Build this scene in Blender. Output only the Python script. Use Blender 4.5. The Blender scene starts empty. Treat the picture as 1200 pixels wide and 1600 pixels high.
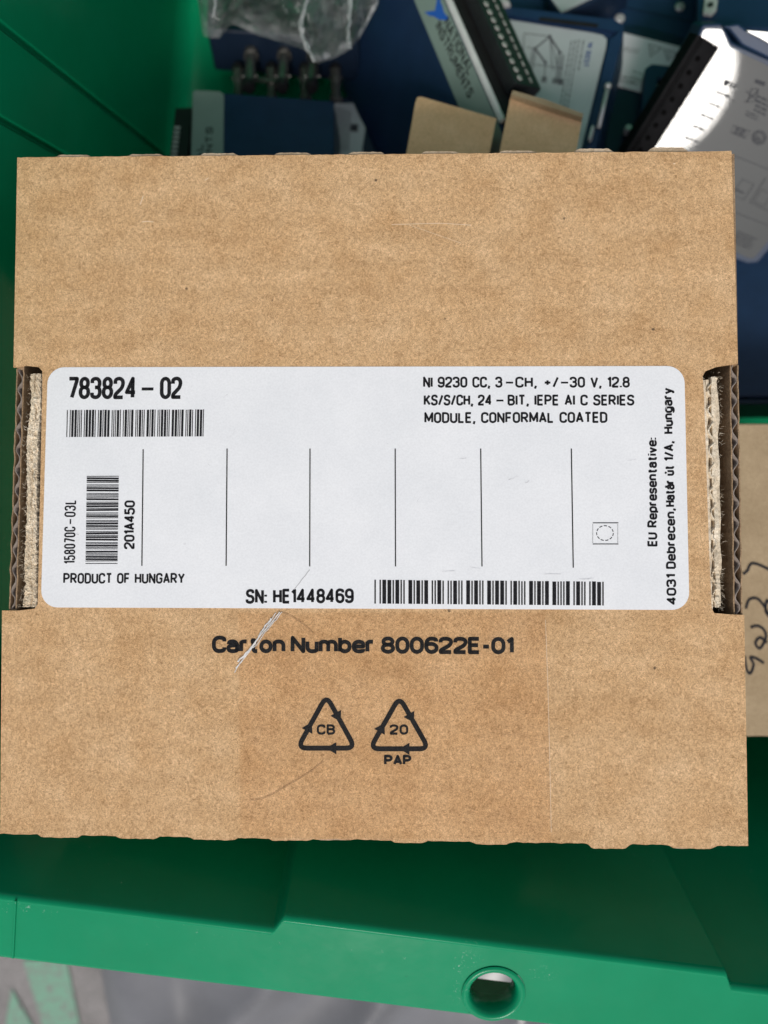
import bpy, bmesh, math, random
from mathutils import Vector, Matrix, noise
from mathutils.geometry import tessellate_polygon

random.seed(7)
scene = bpy.context.scene
COL = scene.collection

# ------------------------------------------------------------------ camera
TILT = math.radians(12.0)
CAM = Vector((0.0, 0.0, 0.395))
LENS = 26.0
FPX = LENS / 36.0 * 1600.0
cam_data = bpy.data.cameras.new('camera')
cam = bpy.data.objects.new('camera', cam_data)
COL.objects.link(cam)
cam.location = CAM
cam.rotation_euler = (-TILT, 0, 0)
cam_data.sensor_fit = 'VERTICAL'
cam_data.sensor_height = 36.0
cam_data.sensor_width = 27.0
cam_data.lens = LENS
cam_data.clip_start = 0.005
cam_data.clip_end = 60.0
cam_data.dof.use_dof = True
cam_data.dof.focus_distance = 0.2005
cam_data.dof.aperture_fstop = 7.5
scene.camera = cam

# ------------------------------------------------------------------ world, sun, exposure
SUN_AZ = math.radians(181.0)      # direction the light comes from, clockwise from +Y
SUN_EL = math.radians(62.0)
world = bpy.data.worlds.new('World')
scene.world = world
world.use_nodes = True
wn = world.node_tree
wn.nodes.clear()
sky = wn.nodes.new('ShaderNodeTexSky')
sky.sky_type = 'NISHITA'
sky.sun_disc = False
sky.sun_elevation = SUN_EL
sky.sun_rotation = SUN_AZ
sky.air_density = 1.0
sky.dust_density = 3.0
sky.ozone_density = 1.0
bg = wn.nodes.new('ShaderNodeBackground')
bg.inputs['Strength'].default_value = 0.095
wo = wn.nodes.new('ShaderNodeOutputWorld')
hs = wn.nodes.new('ShaderNodeHueSaturation')      # thin high cloud: a paler sky
hs.inputs['Saturation'].default_value = 0.45
wn.links.new(sky.outputs[0], hs.inputs['Color'])
wn.links.new(hs.outputs[0], bg.inputs[0])
wn.links.new(bg.outputs[0], wo.inputs[0])

sl = bpy.data.lights.new('sun', 'SUN')
sl.energy = 1.4
sl.angle = math.radians(10.0)
sl.color = (1.0, 0.955, 0.89)
so = bpy.data.objects.new('sun', sl)
COL.objects.link(so)
sdir = Vector((math.sin(SUN_AZ) * math.cos(SUN_EL), math.cos(SUN_AZ) * math.cos(SUN_EL), math.sin(SUN_EL)))
so.rotation_euler = sdir.to_track_quat('Z', 'Y').to_euler()
so.location = sdir * 3

scene.view_settings.view_transform = 'Standard'
scene.view_settings.look = 'None'
scene.view_settings.gamma = 1.0
scene.view_settings.exposure = 0.36
scene.view_settings.use_curve_mapping = False
scene.render.engine = 'CYCLES'
scene.cycles.max_bounces = 10
scene.cycles.transparent_max_bounces = 24

# ------------------------------------------------------------------ helpers
RX = Vector((1, 0, 0))
UP = Vector((0, math.cos(TILT), -math.sin(TILT)))
FW = Vector((0, -math.sin(TILT), -math.cos(TILT)))


def ray(px, py):
    return RX * ((px - 600) / FPX) + UP * ((800 - py) / FPX) + FW


def pt(px, py, d):
    """a point of the place, seen at this direction and at this distance along the lens axis"""
    return CAM + ray(px, py) * d


class Frame:
    """a flat face of a thing: origin, right, up and normal"""
    def __init__(self, o, n, right):
        self.o = o.copy()
        self.ez = n.normalized()
        self.ex = (right - self.ez * right.dot(self.ez)).normalized()
        self.ey = self.ez.cross(self.ex)

    def loc(self, px, py):
        r = ray(px, py)
        t = (self.o - CAM).dot(self.ez) / r.dot(self.ez)
        p = CAM + r * t - self.o
        return Vector((p.dot(self.ex), p.dot(self.ey)))

    def mat(self):
        m = Matrix.Identity(4)
        for i, v in enumerate((self.ex, self.ey, self.ez)):
            for k in range(3):
                m[k][i] = v[k]
        m.translation = self.o
        return m

    def shifted(self, dz):
        f = Frame(self.o + self.ez * dz, self.ez, self.ex)
        return f


def plane3(a, b, c):
    """frame through three points: a origin, a->b right, c on the upper side"""
    n = (b - a).cross(c - a)
    return Frame(a, n, b - a)


def link(name, me, mat=None, parent=None):
    o = bpy.data.objects.new(name, me)
    COL.objects.link(o)
    if mat is not None and me is not None:
        me.materials.append(mat)
    if parent is not None:
        o.parent = parent
    return o


def thing(name, label, cat, matrix, group=None):
    o = bpy.data.objects.new(name, None)
    o.empty_display_size = 0.01
    COL.objects.link(o)
    o.matrix_world = matrix
    o['label'] = label
    o['category'] = cat
    if group:
        o['group'] = group
    return o


def tag(o, label, cat, group=None):
    o['label'] = label
    o['category'] = cat
    if group:
        o['group'] = group
    return o


def bm_obj(name, bm, mat, parent=None, smooth=False):
    me = bpy.data.meshes.new(name)
    bm.normal_update()
    bm.to_mesh(me)
    bm.free()
    if smooth:
        for p in me.polygons:
            p.use_smooth = True
    return link(name, me, mat, parent)


def add_box(bm, x0, x1, y0, y1, z0, z1, bev=0.0, seg=2):
    t = bmesh.new()
    bmesh.ops.create_cube(t, size=1.0)
    for v in t.verts:
        v.co = Vector((x0 + (v.co.x + .5) * (x1 - x0), y0 + (v.co.y + .5) * (y1 - y0), z0 + (v.co.z + .5) * (z1 - z0)))
    if bev > 0:
        bmesh.ops.bevel(t, geom=t.edges[:], offset=bev, segments=seg, affect='EDGES', profile=0.5)
    me = bpy.data.meshes.new('tmp')
    t.to_mesh(me)
    t.free()
    bm.from_mesh(me)
    bpy.data.meshes.remove(me)


def add_cyl(bm, p, q, r0, r1=None, seg=24):
    if r1 is None:
        r1 = r0
    p, q = Vector(p), Vector(q)
    d = (q - p)
    rot = d.to_track_quat('Z', 'Y').to_matrix().to_4x4()
    m = Matrix.Translation((p + q) / 2) @ rot
    bmesh.ops.create_cone(bm, cap_ends=True, segments=seg, radius1=r0, radius2=r1, depth=d.length, matrix=m)


def add_lathe(bm, p, q, prof, seg=28):
    """prof: list of (t along p->q in metres, radius)"""
    p, q = Vector(p), Vector(q)
    rot = (q - p).to_track_quat('Z', 'Y').to_matrix()
    rings = []
    for t, r in prof:
        rings.append([bm.verts.new(p + rot @ Vector((r * math.cos(2 * math.pi * k / seg), r * math.sin(2 * math.pi * k / seg), t))) for k in range(seg)])
    for a, b in zip(rings[:-1], rings[1:]):
        for k in range(seg):
            bm.faces.new((a[k], a[(k + 1) % seg], b[(k + 1) % seg], b[k]))
    bm.faces.new(rings[0][::-1])
    bm.faces.new(rings[-1])


def add_poly(bm, pts, z0, z1=None):
    """flat polygon, or a prism from z0 up to z1"""
    lo = [bm.verts.new((p[0], p[1], z0)) for p in pts]
    if z1 is None:
        bm.faces.new(lo)
        return
    hi = [bm.verts.new((p[0], p[1], z1)) for p in pts]
    n = len(pts)
    bm.faces.new(hi)
    bm.faces.new(lo[::-1])
    for k in range(n):
        bm.faces.new((lo[k], lo[(k + 1) % n], hi[(k + 1) % n], hi[k]))


def add_stroke(bm, pts, w, z, closed=False):
    """flat ribbon of width w along a polyline"""
    pts = [Vector((p[0], p[1])) for p in pts]
    n = len(pts)
    L, R = [], []
    for i in range(n):
        if closed:
            a, b = pts[i - 1], pts[(i + 1) % n]
        else:
            a, b = pts[max(i - 1, 0)], pts[min(i + 1, n - 1)]
        d = (b - a)
        if d.length < 1e-9:
            d = Vector((1, 0))
        d.normalize()
        nrm = Vector((-d.y, d.x)) * (w / 2)
        L.append(bm.verts.new((pts[i].x + nrm.x, pts[i].y + nrm.y, z)))
        R.append(bm.verts.new((pts[i].x - nrm.x, pts[i].y - nrm.y, z)))
    rng = range(n) if closed else range(n - 1)
    for i in rng:
        j = (i + 1) % n
        bm.faces.new((R[i], R[j], L[j], L[i]))


def add_wall(bm, pts, w, z0, z1):
    """upright sheet of thickness w along a polyline, from z0 up to z1 (z1 may be a list)"""
    pts = [Vector((p[0], p[1])) for p in pts]
    n = len(pts)
    rows = []
    for i in range(n):
        a, b = pts[max(i - 1, 0)], pts[min(i + 1, n - 1)]
        d = (b - a).normalized()
        nr = Vector((-d.y, d.x)) * (w / 2)
        zt = z1[i] if isinstance(z1, list) else z1
        l, r = pts[i] + nr, pts[i] - nr
        rows.append([bm.verts.new((l.x, l.y, z0)), bm.verts.new((l.x, l.y, zt)), bm.verts.new((r.x, r.y, zt)), bm.verts.new((r.x, r.y, z0))])
    for a, b in zip(rows[:-1], rows[1:]):
        for k in range(3):
            bm.faces.new((a[k], a[k + 1], b[k + 1], b[k]))
    bm.faces.new(rows[0])
    bm.faces.new(rows[-1][::-1])


def _flip(st):
    return [[(0.5 - p[0], 1 - p[1]) + tuple(p[2:]) for p in q] for q in st]


_O = [[(0, 0, .25), (.5, 0, .25), (.5, 1, .25), (0, 1, .25), 'c']]
_SIX = [[(.48, .78), (.48, 1, .25), (0, 1, .25), (0, 0, .25), (.5, 0, .25), (.5, .6, .24), (0, .6, .2), (0, .38)]]
_o = [(0, 0, .22), (.44, 0, .22), (.44, .72, .22), (0, .72, .22), 'c']
_a = [[(.03, .52), (.03, .72, .2), (.42, .72, .2), (.42, 0)], [(.42, .42), (0, .42, .18), (0, 0, .19), (.42, 0, .19), (.42, .2)]]
_u = [[(0, .72), (0, 0, .2), (.42, 0, .2), (.42, .22)], [(.42, 0), (.42, .72)]]
_P = [(0, 0), (0, 1), (.5, 1, .25), (.5, .47, .25), (0, .47)]
GLYPH = {
    '0': _O, 'O': _O, '1': [[(0, .78), (.2, 1), (.2, 0)]],
    '2': [[(0, .72), (0, 1, .25), (.5, 1, .25), (.5, .56, .2), (0, .14, .1), (0, 0), (.5, 0)]],
    '3': [[(0, .76), (0, 1, .25), (.48, 1, .25), (.48, .53, .2), (.18, .53)], [(.18, .53), (.5, .53, .22), (.5, 0, .25), (0, 0, .25), (0, .25)]],
    '4': [[(.38, 0), (.38, 1), (0, .27), (.54, .27)]],
    '5': [[(.46, 1), (.05, 1), (.03, .5)], [(.03, .5), (.08, .62, .08), (.5, .62, .25), (.5, 0, .25), (0, 0, .25), (0, .25)]],
    '6': _SIX, '7': [[(0, 1), (.5, 1), (.5, .9, .1), (.19, 0)]],
    '8': [[(.03, .53, .2), (.47, .53, .2), (.47, 1, .22), (.03, 1, .22), 'c'], [(0, 0, .25), (.5, 0, .25), (.5, .53, .22), (0, .53, .22), 'c']],
    '9': _flip(_SIX),
    'A': [[(0, 0), (.27, 1), (.54, 0)], [(.09, .3), (.45, .3)]],
    'B': [[(0, 0), (0, 1), (.47, 1, .22), (.47, .53, .2), (0, .53)], [(0, .53), (.5, .53, .22), (.5, 0, .25), (0, 0)]],
    'C': [[(.5, .72), (.5, 1, .25), (0, 1, .25), (0, 0, .25), (.5, 0, .25), (.5, .28)]],
    'D': [[(0, 0), (0, 1), (.5, 1, .28), (.5, 0, .28), (0, 0)]],
    'E': [[(.44, 1), (0, 1), (0, 0), (.44, 0)], [(0, .52), (.4, .52)]],
    'F': [[(.44, 1), (0, 1), (0, 0)], [(0, .50), (.4, .50)]],
    'G': [[(.5, .72), (.5, 1, .25), (0, 1, .25), (0, 0, .25), (.5, 0, .25), (.5, .48), (.28, .48)]],
    'H': [[(0, 0), (0, 1)], [(.5, 0), (.5, 1)], [(0, .52), (.5, .52)]],
    'I': [[(0, 0), (0, 1)]],
    'K': [[(0, 0), (0, 1)], [(.5, 1), (0, .36)], [(.17, .58), (.52, 0)]],
    'L': [[(0, 1), (0, 0), (.42, 0)]],
    'M': [[(0, 0), (0, 1), (.32, .2), (.64, 1), (.64, 0)]],
    'N': [[(0, 0), (0, 1), (.5, 0), (.5, 1)]],
    'P': [_P], 'R': [_P, [(.24, .47), (.53, 0)]],
    'S': [[(.48, .76), (.48, 1, .25), (.02, 1, .25), (.02, .55, .21), (.5, .49, .21), (.5, 0, .25), (0, 0, .25), (0, .25)]],
    'T': [[(0, 1), (.5, 1)], [(.25, 1), (.25, 0)]],
    'U': [[(0, 1), (0, 0, .25), (.5, 0, .25), (.5, 1)]],
    'V': [[(0, 1), (.27, 0), (.54, 1)]],
    'Y': [[(0, 1), (.27, .45), (.54, 1)], [(.27, .45), (.27, 0)]],
    'a': _a, '\u00e1': _a + [[(.17, .85), (.30, 1.04)]], 'b': [[(0, 1), (0, 0)], _o],
    'c': [[(.42, .5), (.42, .72, .21), (0, .72, .21), (0, 0, .21), (.42, 0, .21), (.42, .2)]],
    'e': [[(0, .36), (.44, .36), (.44, .72, .22), (0, .72, .22), (0, 0, .22), (.44, 0, .22), (.44, .17)]],
    'g': [_o, [(.44, .72), (.44, -.24, .2), (0, -.24, .2), (0, -.12)]],
    'i': [[(0, 0), (0, .72)], [(0, .88), (0, 1.0)]],
    'm': [[(0, 0), (0, .72)], [(0, .5), (0, .72, .18), (.35, .72, .18), (.35, 0)], [(.35, .5), (.35, .72, .18), (.7, .72, .18), (.7, 0)]],
    'n': [[(0, 0), (0, .72)], [(0, .45), (0, .72, .2), (.42, .72, .2), (.42, 0)]],
    'o': [_o], 'p': [[(0, -.25), (0, .72)], _o],
    'r': [[(0, 0), (0, .72)], [(0, .42), (0, .72, .2), (.26, .72)]],
    's': [[(.38, .54), (.38, .72, .18), (0, .72, .18), (0, .39, .16), (.4, .34, .16), (.4, 0, .18), (0, 0, .18), (0, .18)]],
    't': [[(.13, .95), (.13, 0, .14), (.32, 0)], [(0, .72), (.3, .72)]],
    'u': _u, '\u00fa': _u + [[(.17, .85), (.30, 1.04)]],
    'v': [[(0, .72), (.21, 0), (.42, .72)]],
    'y': [[(0, .72), (.22, .02)], [(.44, .72), (.15, -.25), (0, -.25)]],
    ',': [[(.08, .10), (0, -.22)]], '.': [[(0, -.06), (0, .09)]], ':': [[(0, -.03), (0, .12)], [(0, .48), (0, .63)]],
    '+': [[(0, .45), (.46, .45)], [(.23, .2), (.23, .7)]], '/': [[(0, -.02), (.34, 1.02)]],
    '\u2013': [[(0, .45), (.5, .45)]], '-': [[(0, .42), (.28, .42)]], ' ': [],
}


def _round_path(q, vk):
    closed = q[-1] == 'c'
    P = [p for p in q if p != 'c']
    n = len(P)
    out = []
    for i in range(n):
        p = Vector(P[i][:2])
        r = P[i][2] if len(P[i]) > 2 else 0
        if r == 0 or (not closed and i in (0, n - 1)):
            out.append(p)
            continue
        a, b = Vector(P[i - 1][:2]), Vector(P[(i + 1) % n][:2])

        def leg(e):
            d = e - p
            L = d.length
            rr = r * (vk if abs(d.y) > abs(d.x) else 1.0)
            return p + d / L * min(rr, L * .5)
        s, e = leg(a), leg(b)
        k = 0.55
        c1, c2 = s.lerp(p, k), e.lerp(p, k)
        for t in (0, .17, .34, .5, .66, .83, 1):
            u = 1 - t
            out.append(s * u ** 3 + c1 * 3 * u * u * t + c2 * 3 * u * t * t + e * t ** 3)
    return out, closed


def add_text(bm, s, a, b, h, z, w, vk=1.0, gap=0.17):
    """lettering in strokes of width w: base line from a to b, capital height h, laid at height z"""
    a, b = Vector((a[0], a[1])), Vector((b[0], b[1]))
    L = (b - a).length
    d = (b - a) / L
    nn = Vector((-d.y, d.x))
    x = 0.0
    items = []
    for ch in s:
        st = [_round_path(q, vk) for q in GLYPH[ch]]
        xs_ = [p.x for q, _ in st for p in q]
        wd = max(xs_) if xs_ else 0.20
        items.append((x, st))
        x += wd + gap
    x -= gap
    sx = (L - w) / max(x, 1e-6) if x > 0.01 else 1
    sy = h - w
    for x0, st in items:
        for q, closed in st:
            Q = [a + d * ((x0 + p.x) * sx + w / 2) + nn * (p.y * sy + w / 2) for p in q]
            R = []
            for p in Q:
                if not R or (p - R[-1]).length > 2e-6:
                    R.append(p)
            if closed:
                if (R[0] - R[-1]).length < 2e-6:
                    R.pop()
                add_stroke(bm, R, w, z, True)
                continue
            part = [R[0]]
            for i in range(1, len(R)):
                part.append(R[i])
                if i < len(R) - 1:
                    u, v = (R[i] - R[i - 1]).normalized(), (R[i + 1] - R[i]).normalized()
                    if u.dot(v) < 0.75:
                        add_stroke(bm, part, w, z)
                        add_poly(bm, [R[i] + Vector((math.cos(t), math.sin(t))) * w * .5 for t in [k * math.pi / 5 for k in range(10)]], z)
                        part = [R[i]]
            add_stroke(bm, part, w, z)


def rounded_rect(x0, x1, y0, y1, r, n=8):
    out = []
    for cx, cy, a0 in ((x1 - r, y1 - r, 0), (x0 + r, y1 - r, 90), (x0 + r, y0 + r, 180), (x1 - r, y0 + r, 270)):
        for k in range(n + 1):
            a = math.radians(a0 + 90 * k / n)
            out.append((cx + r * math.cos(a), cy + r * math.sin(a)))
    return out


# ------------------------------------------------------------------ materials
def new_mat(name):
    m = bpy.data.materials.new(name)
    m.use_nodes = True
    nt = m.node_tree
    return m, nt, nt.nodes['Principled BSDF']


def N(nt, typ, **kw):
    n = nt.nodes.new(typ)
    for k, v in kw.items():
        if k in n.inputs:
            n.inputs[k].default_value = v
        else:
            setattr(n, k, v)
    return n


def ramp(nt, fac, stops):
    r = nt.nodes.new('ShaderNodeValToRGB')
    el = r.color_ramp.elements
    while len(el) < len(stops):
        el.new(0.5)
    for e, (p, c) in zip(el, stops):
        e.position = p
        e.color = c if len(c) == 4 else (*c, 1)
    nt.links.new(fac, r.inputs[0])
    return r.outputs[0]


def mixc(nt, fac, a, b, mode='MIX'):
    m = nt.nodes.new('ShaderNodeMix')
    m.data_type = 'RGBA'
    m.blend_type = mode
    for sock, v in ((m.inputs[0], fac), (m.inputs[6], a), (m.inputs[7], b)):
        if hasattr(v, 'is_linked') or hasattr(v, 'links'):
            nt.links.new(v, sock)
        else:
            sock.default_value = v if not isinstance(v, tuple) or len(v) == 4 else (*v, 1)
    return m.outputs[2]


def coords(nt, scale=(1, 1, 1), rot=(0, 0, 0), loc=(0, 0, 0)):
    tc = nt.nodes.new('ShaderNodeTexCoord')
    mp = nt.nodes.new('ShaderNodeMapping')
    mp.inputs['Scale'].default_value = scale
    mp.inputs['Rotation'].default_value = rot
    mp.inputs['Location'].default_value = loc
    nt.links.new(tc.outputs['Object'], mp.inputs[0])
    return mp.outputs[0]


def tex(nt, vec, scale, detail=3.0, rough=0.6, dist=0.0):
    t = nt.nodes.new('ShaderNodeTexNoise')
    t.inputs['Scale'].default_value = scale
    t.inputs['Detail'].default_value = detail
    t.inputs['Roughness'].default_value = rough
    t.inputs['Distortion'].default_value = dist
    nt.links.new(vec, t.inputs['Vector'])
    return t.outputs[0]


def bump(nt, b, height, strength, dist):
    n = nt.nodes.new('ShaderNodeBump')
    n.inputs['Strength'].default_value = strength
    n.inputs['Distance'].default_value = dist
    nt.links.new(height, n.inputs['Height'])
    nt.links.new(n.outputs[0], b.inputs['Normal'])


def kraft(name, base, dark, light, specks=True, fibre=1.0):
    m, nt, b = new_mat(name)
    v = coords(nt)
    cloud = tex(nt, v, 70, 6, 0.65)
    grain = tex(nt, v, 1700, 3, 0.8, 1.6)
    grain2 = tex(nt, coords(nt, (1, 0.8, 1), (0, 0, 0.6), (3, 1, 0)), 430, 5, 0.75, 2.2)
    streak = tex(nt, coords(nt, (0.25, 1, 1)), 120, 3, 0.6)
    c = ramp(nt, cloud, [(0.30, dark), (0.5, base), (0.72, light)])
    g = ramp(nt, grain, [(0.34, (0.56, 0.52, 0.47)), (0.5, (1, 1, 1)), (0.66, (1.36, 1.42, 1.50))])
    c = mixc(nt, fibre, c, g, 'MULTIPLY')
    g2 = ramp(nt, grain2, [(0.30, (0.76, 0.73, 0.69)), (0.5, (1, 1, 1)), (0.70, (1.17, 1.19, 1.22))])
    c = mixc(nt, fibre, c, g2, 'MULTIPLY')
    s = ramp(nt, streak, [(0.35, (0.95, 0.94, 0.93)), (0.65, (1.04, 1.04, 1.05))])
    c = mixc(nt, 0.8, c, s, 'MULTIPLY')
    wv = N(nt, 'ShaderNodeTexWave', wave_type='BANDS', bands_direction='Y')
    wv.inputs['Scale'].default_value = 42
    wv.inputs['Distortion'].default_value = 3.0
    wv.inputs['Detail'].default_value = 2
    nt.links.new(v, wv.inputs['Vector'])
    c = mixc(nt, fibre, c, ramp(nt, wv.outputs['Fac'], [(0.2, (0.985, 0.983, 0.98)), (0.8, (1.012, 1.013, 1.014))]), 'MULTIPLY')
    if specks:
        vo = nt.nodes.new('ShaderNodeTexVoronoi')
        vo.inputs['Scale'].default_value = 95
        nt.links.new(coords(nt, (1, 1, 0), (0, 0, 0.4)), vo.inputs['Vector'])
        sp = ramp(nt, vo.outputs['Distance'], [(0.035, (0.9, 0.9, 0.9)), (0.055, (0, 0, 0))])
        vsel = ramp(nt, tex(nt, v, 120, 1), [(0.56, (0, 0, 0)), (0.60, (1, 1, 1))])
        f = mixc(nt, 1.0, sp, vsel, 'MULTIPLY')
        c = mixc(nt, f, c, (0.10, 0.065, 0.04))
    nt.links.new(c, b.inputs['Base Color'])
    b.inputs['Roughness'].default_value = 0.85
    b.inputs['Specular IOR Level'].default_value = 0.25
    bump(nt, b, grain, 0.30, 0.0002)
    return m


def plain(name, col, rough=0.5, metal=0.0, var=0.12, scale=200.0, spec=0.5, bumps=0.0):
    m, nt, b = new_mat(name)
    v = coords(nt)
    n = tex(nt, v, scale, 4, 0.6)
    lo = tuple(c * (1 - var) for c in col)
    hi = tuple(min(1, c * (1 + var)) for c in col)
    c = ramp(nt, n, [(0.3, lo), (0.7, hi)])
    nt.links.new(c, b.inputs['Base Color'])
    b.inputs['Roughness'].default_value = rough
    b.inputs['Metallic'].default_value = metal
    b.inputs['Specular IOR Level'].default_value = spec
    if bumps:
        bump(nt, b, n, bumps, 0.0005)
    return m


M_KRAFT = kraft('kraft_board', (0.605, 0.384, 0.196), (0.535, 0.320, 0.150), (0.665, 0.442, 0.242))
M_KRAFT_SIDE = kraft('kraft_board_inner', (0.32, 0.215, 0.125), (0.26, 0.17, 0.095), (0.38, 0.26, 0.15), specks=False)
M_KRAFT_SMALL = kraft('kraft_small_box', (0.78, 0.50, 0.27), (0.71, 0.44, 0.23), (0.84, 0.56, 0.32), specks=False, fibre=0.4)
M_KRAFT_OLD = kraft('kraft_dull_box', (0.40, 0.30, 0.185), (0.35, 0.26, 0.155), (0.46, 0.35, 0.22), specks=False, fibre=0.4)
M_TORN = kraft('torn_paper_fibre', (0.74, 0.63, 0.47), (0.60, 0.49, 0.35), (0.84, 0.75, 0.61), specks=False, fibre=0.7)
M_EDGE = kraft('cut_board_edge', (0.50, 0.385, 0.26), (0.37, 0.28, 0.19), (0.62, 0.50, 0.36), specks=False, fibre=0.7)
M_FLUTE = plain('flute_paper', (0.28, 0.23, 0.195), 0.9, 0, 0.25, 900, 0.2)


def label_paper():
    m, nt, b = new_mat('label_paper')
    v = coords(nt)
    a = tex(nt, v, 60, 4, 0.6)
    c = ramp(nt, a, [(0.3, (0.80, 0.81, 0.82)), (0.7, (0.86, 0.865, 0.87))])
    fine = ramp(nt, tex(nt, v, 1800, 2, 0.6), [(0.3, (0.95, 0.95, 0.95)), (0.7, (1.03, 1.03, 1.03))])
    c = mixc(nt, 1.0, c, fine, 'MULTIPLY')
    sm = ramp(nt, tex(nt, coords(nt, (1, 1.6, 1)), 170, 6, 0.75, 1.5), [(0.62, (0, 0, 0)), (0.78, (1, 1, 1))])
    sel = ramp(nt, tex(nt, v, 28, 2), [(0.52, (0, 0, 0)), (0.66, (0.5, 0.5, 0.5))])
    f = mixc(nt, 1.0, sm, sel, 'MULTIPLY')
    c = mixc(nt, f, c, (0.5, 0.5, 0.5))
    nt.links.new(c, b.inputs['Base Color'])
    b.inputs['Roughness'].default_value = 0.55
    b.inputs['Specular IOR Level'].default_value = 0.3
    return m


M_LABEL = label_paper()


def ink(name, col, wear):
    m, nt, b = new_mat(name)
    v = coords(nt)
    n = tex(nt, v, 2600, 3, 0.7)
    c = ramp(nt, n, [(0.40, col), (0.80, tuple(x + wear for x in col))])
    nt.links.new(c, b.inputs['Base Color'])
    b.inputs['Roughness'].default_value = 0.7
    b.inputs['Specular IOR Level'].default_value = 0.08
    return m


M_INK = ink('label_ink', (0.009, 0.009, 0.011), 0.03)
M_PRINT = ink('carton_ink', (0.009, 0.009, 0.010), 0.03)
M_PEN = ink('marker_ink', (0.02, 0.02, 0.025), 0.03)


def green_plastic():
    m, nt, b = new_mat('green_plastic')
    v = coords(nt)
    a = tex(nt, v, 25, 5, 0.6)
    c = ramp(nt, a, [(0.3, (0.002, 0.225, 0.095)), (0.7, (0.003, 0.258, 0.114))])
    # pale scuffs and dust
    sc = ramp(nt, tex(nt, coords(nt, (1, 0.6, 1), (0, 0, 0.5)), 520, 5, 0.8, 1.0), [(0.655, (0, 0, 0)), (0.70, (1, 1, 1))])
    sel = ramp(nt, tex(nt, v, 22, 3), [(0.53, (0, 0, 0)), (0.65, (0.8, 0.8, 0.8))])
    f = mixc(nt, 1.0, sc, sel, 'MULTIPLY')
    c = mixc(nt, f, c, (0.35, 0.55, 0.45))
    dk = ramp(nt, tex(nt, coords(nt, (1, 1, 1), (0, 0, 0), (5, 2, 1)), 260, 3, 0.6), [(0.70, (0, 0, 0)), (0.78, (0.6, 0.6, 0.6))])
    c = mixc(nt, dk, c, (0.01, 0.17, 0.08))
    for (cx_, cy_, sx_, sy_, th) in ((0.0565, -0.0075, 0.006, 0.013, 0.60), (0.0785, -0.0035, 0.006, 0.003, 0.60), (-0.078, -0.004, 0.02, 0.003, 0.62), (0.020, -0.004, 0.05, 0.002, 0.66)):
        mk = N(nt, 'ShaderNodeTexGradient', gradient_type='SPHERICAL')
        nt.links.new(coords(nt, (1 / sx_, 1 / sy_, 0), (0, 0, 0), (-cx_ / sx_, -cy_ / sy_, 0)), mk.inputs[0])
        sp_ = ramp(nt, tex(nt, coords(nt, (1, 0.7, 1), (0, 0, 0.3)), 900, 5, 0.8, 0.8), [(th, (0, 0, 0)), (th + 0.06, (0.9, 0.9, 0.9))])
        c = mixc(nt, mixc(nt, 1.0, sp_, ramp(nt, mk.outputs['Fac'], [(0.05, (0, 0, 0)), (0.5, (1, 1, 1))]), 'MULTIPLY'), c, (0.45, 0.60, 0.52))
    nt.links.new(c, b.inputs['Base Color'])
    r = ramp(nt, tex(nt, v, 60, 5, 0.7), [(0.3, (0.13, 0.13, 0.13)), (0.7, (0.27, 0.27, 0.27))])
    nt.links.new(r, b.inputs['Roughness'])
    b.inputs['Specular IOR Level'].default_value = 0.14
    bump(nt, b, tex(nt, v, 45, 4, 0.55), 0.10, 0.002)
    return m


M_GREEN = green_plastic()
M_NAVY = plain('navy_painted_metal', (0.011, 0.031, 0.078), 0.45, 0, 0.12, 90, 0.35)
M_NAVY_DARK = plain('navy_dark_plastic', (0.007, 0.017, 0.040), 0.45, 0, 0.10, 90, 0.35)
M_BLACK = plain('black_plastic', (0.014, 0.014, 0.016), 0.42, 0, 0.2, 300, 0.5)
M_CHAR = plain('charcoal_plastic', (0.014, 0.0135, 0.014), 0.6, 0, 0.2, 150, 0.2)
M_SAGE = plain('sage_front_sticker', (0.23, 0.31, 0.275), 0.45, 0, 0.06, 60, 0.4)
M_SILVER = plain('silver_label_film', (0.50, 0.515, 0.54), 0.34, 0.25, 0.04, 80, 0.5)
M_GLOSS_LABEL = plain('glossy_grey_label_film', (0.075, 0.080, 0.082), 0.025, 0.0, 0.03, 60, 0.30)
M_LILAC = plain('pale_label_film', (0.72, 0.68, 0.74), 0.4, 0.1, 0.04, 80, 0.4)
M_STEEL = plain('bright_steel', (0.55, 0.545, 0.54), 0.28, 0.35, 0.15, 400)
M_DULL = plain('dull_nickel', (0.20, 0.195, 0.185), 0.25, 0.7, 0.2, 300)
M_MATT_METAL = plain('dulled_tin', (0.36, 0.35, 0.33), 0.45, 0.15, 0.2, 300)
M_RIM_METAL = plain('brushed_aluminium', (0.80, 0.80, 0.79), 0.40, 0.2, 0.08, 300)
M_LINE = ink('label_print_grey', (0.05, 0.052, 0.06), 0.04)
M_HOUSING = plain('matt_black_housing', (0.011, 0.011, 0.012), 0.85, 0, 0.2, 200, 0.06)
M_LINE_BLUE = ink('label_print_blue', (0.02, 0.06, 0.22), 0.04)
M_LOGO_BLUE = ink('logo_blue', (0.02, 0.12, 0.50), 0.03)


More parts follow.
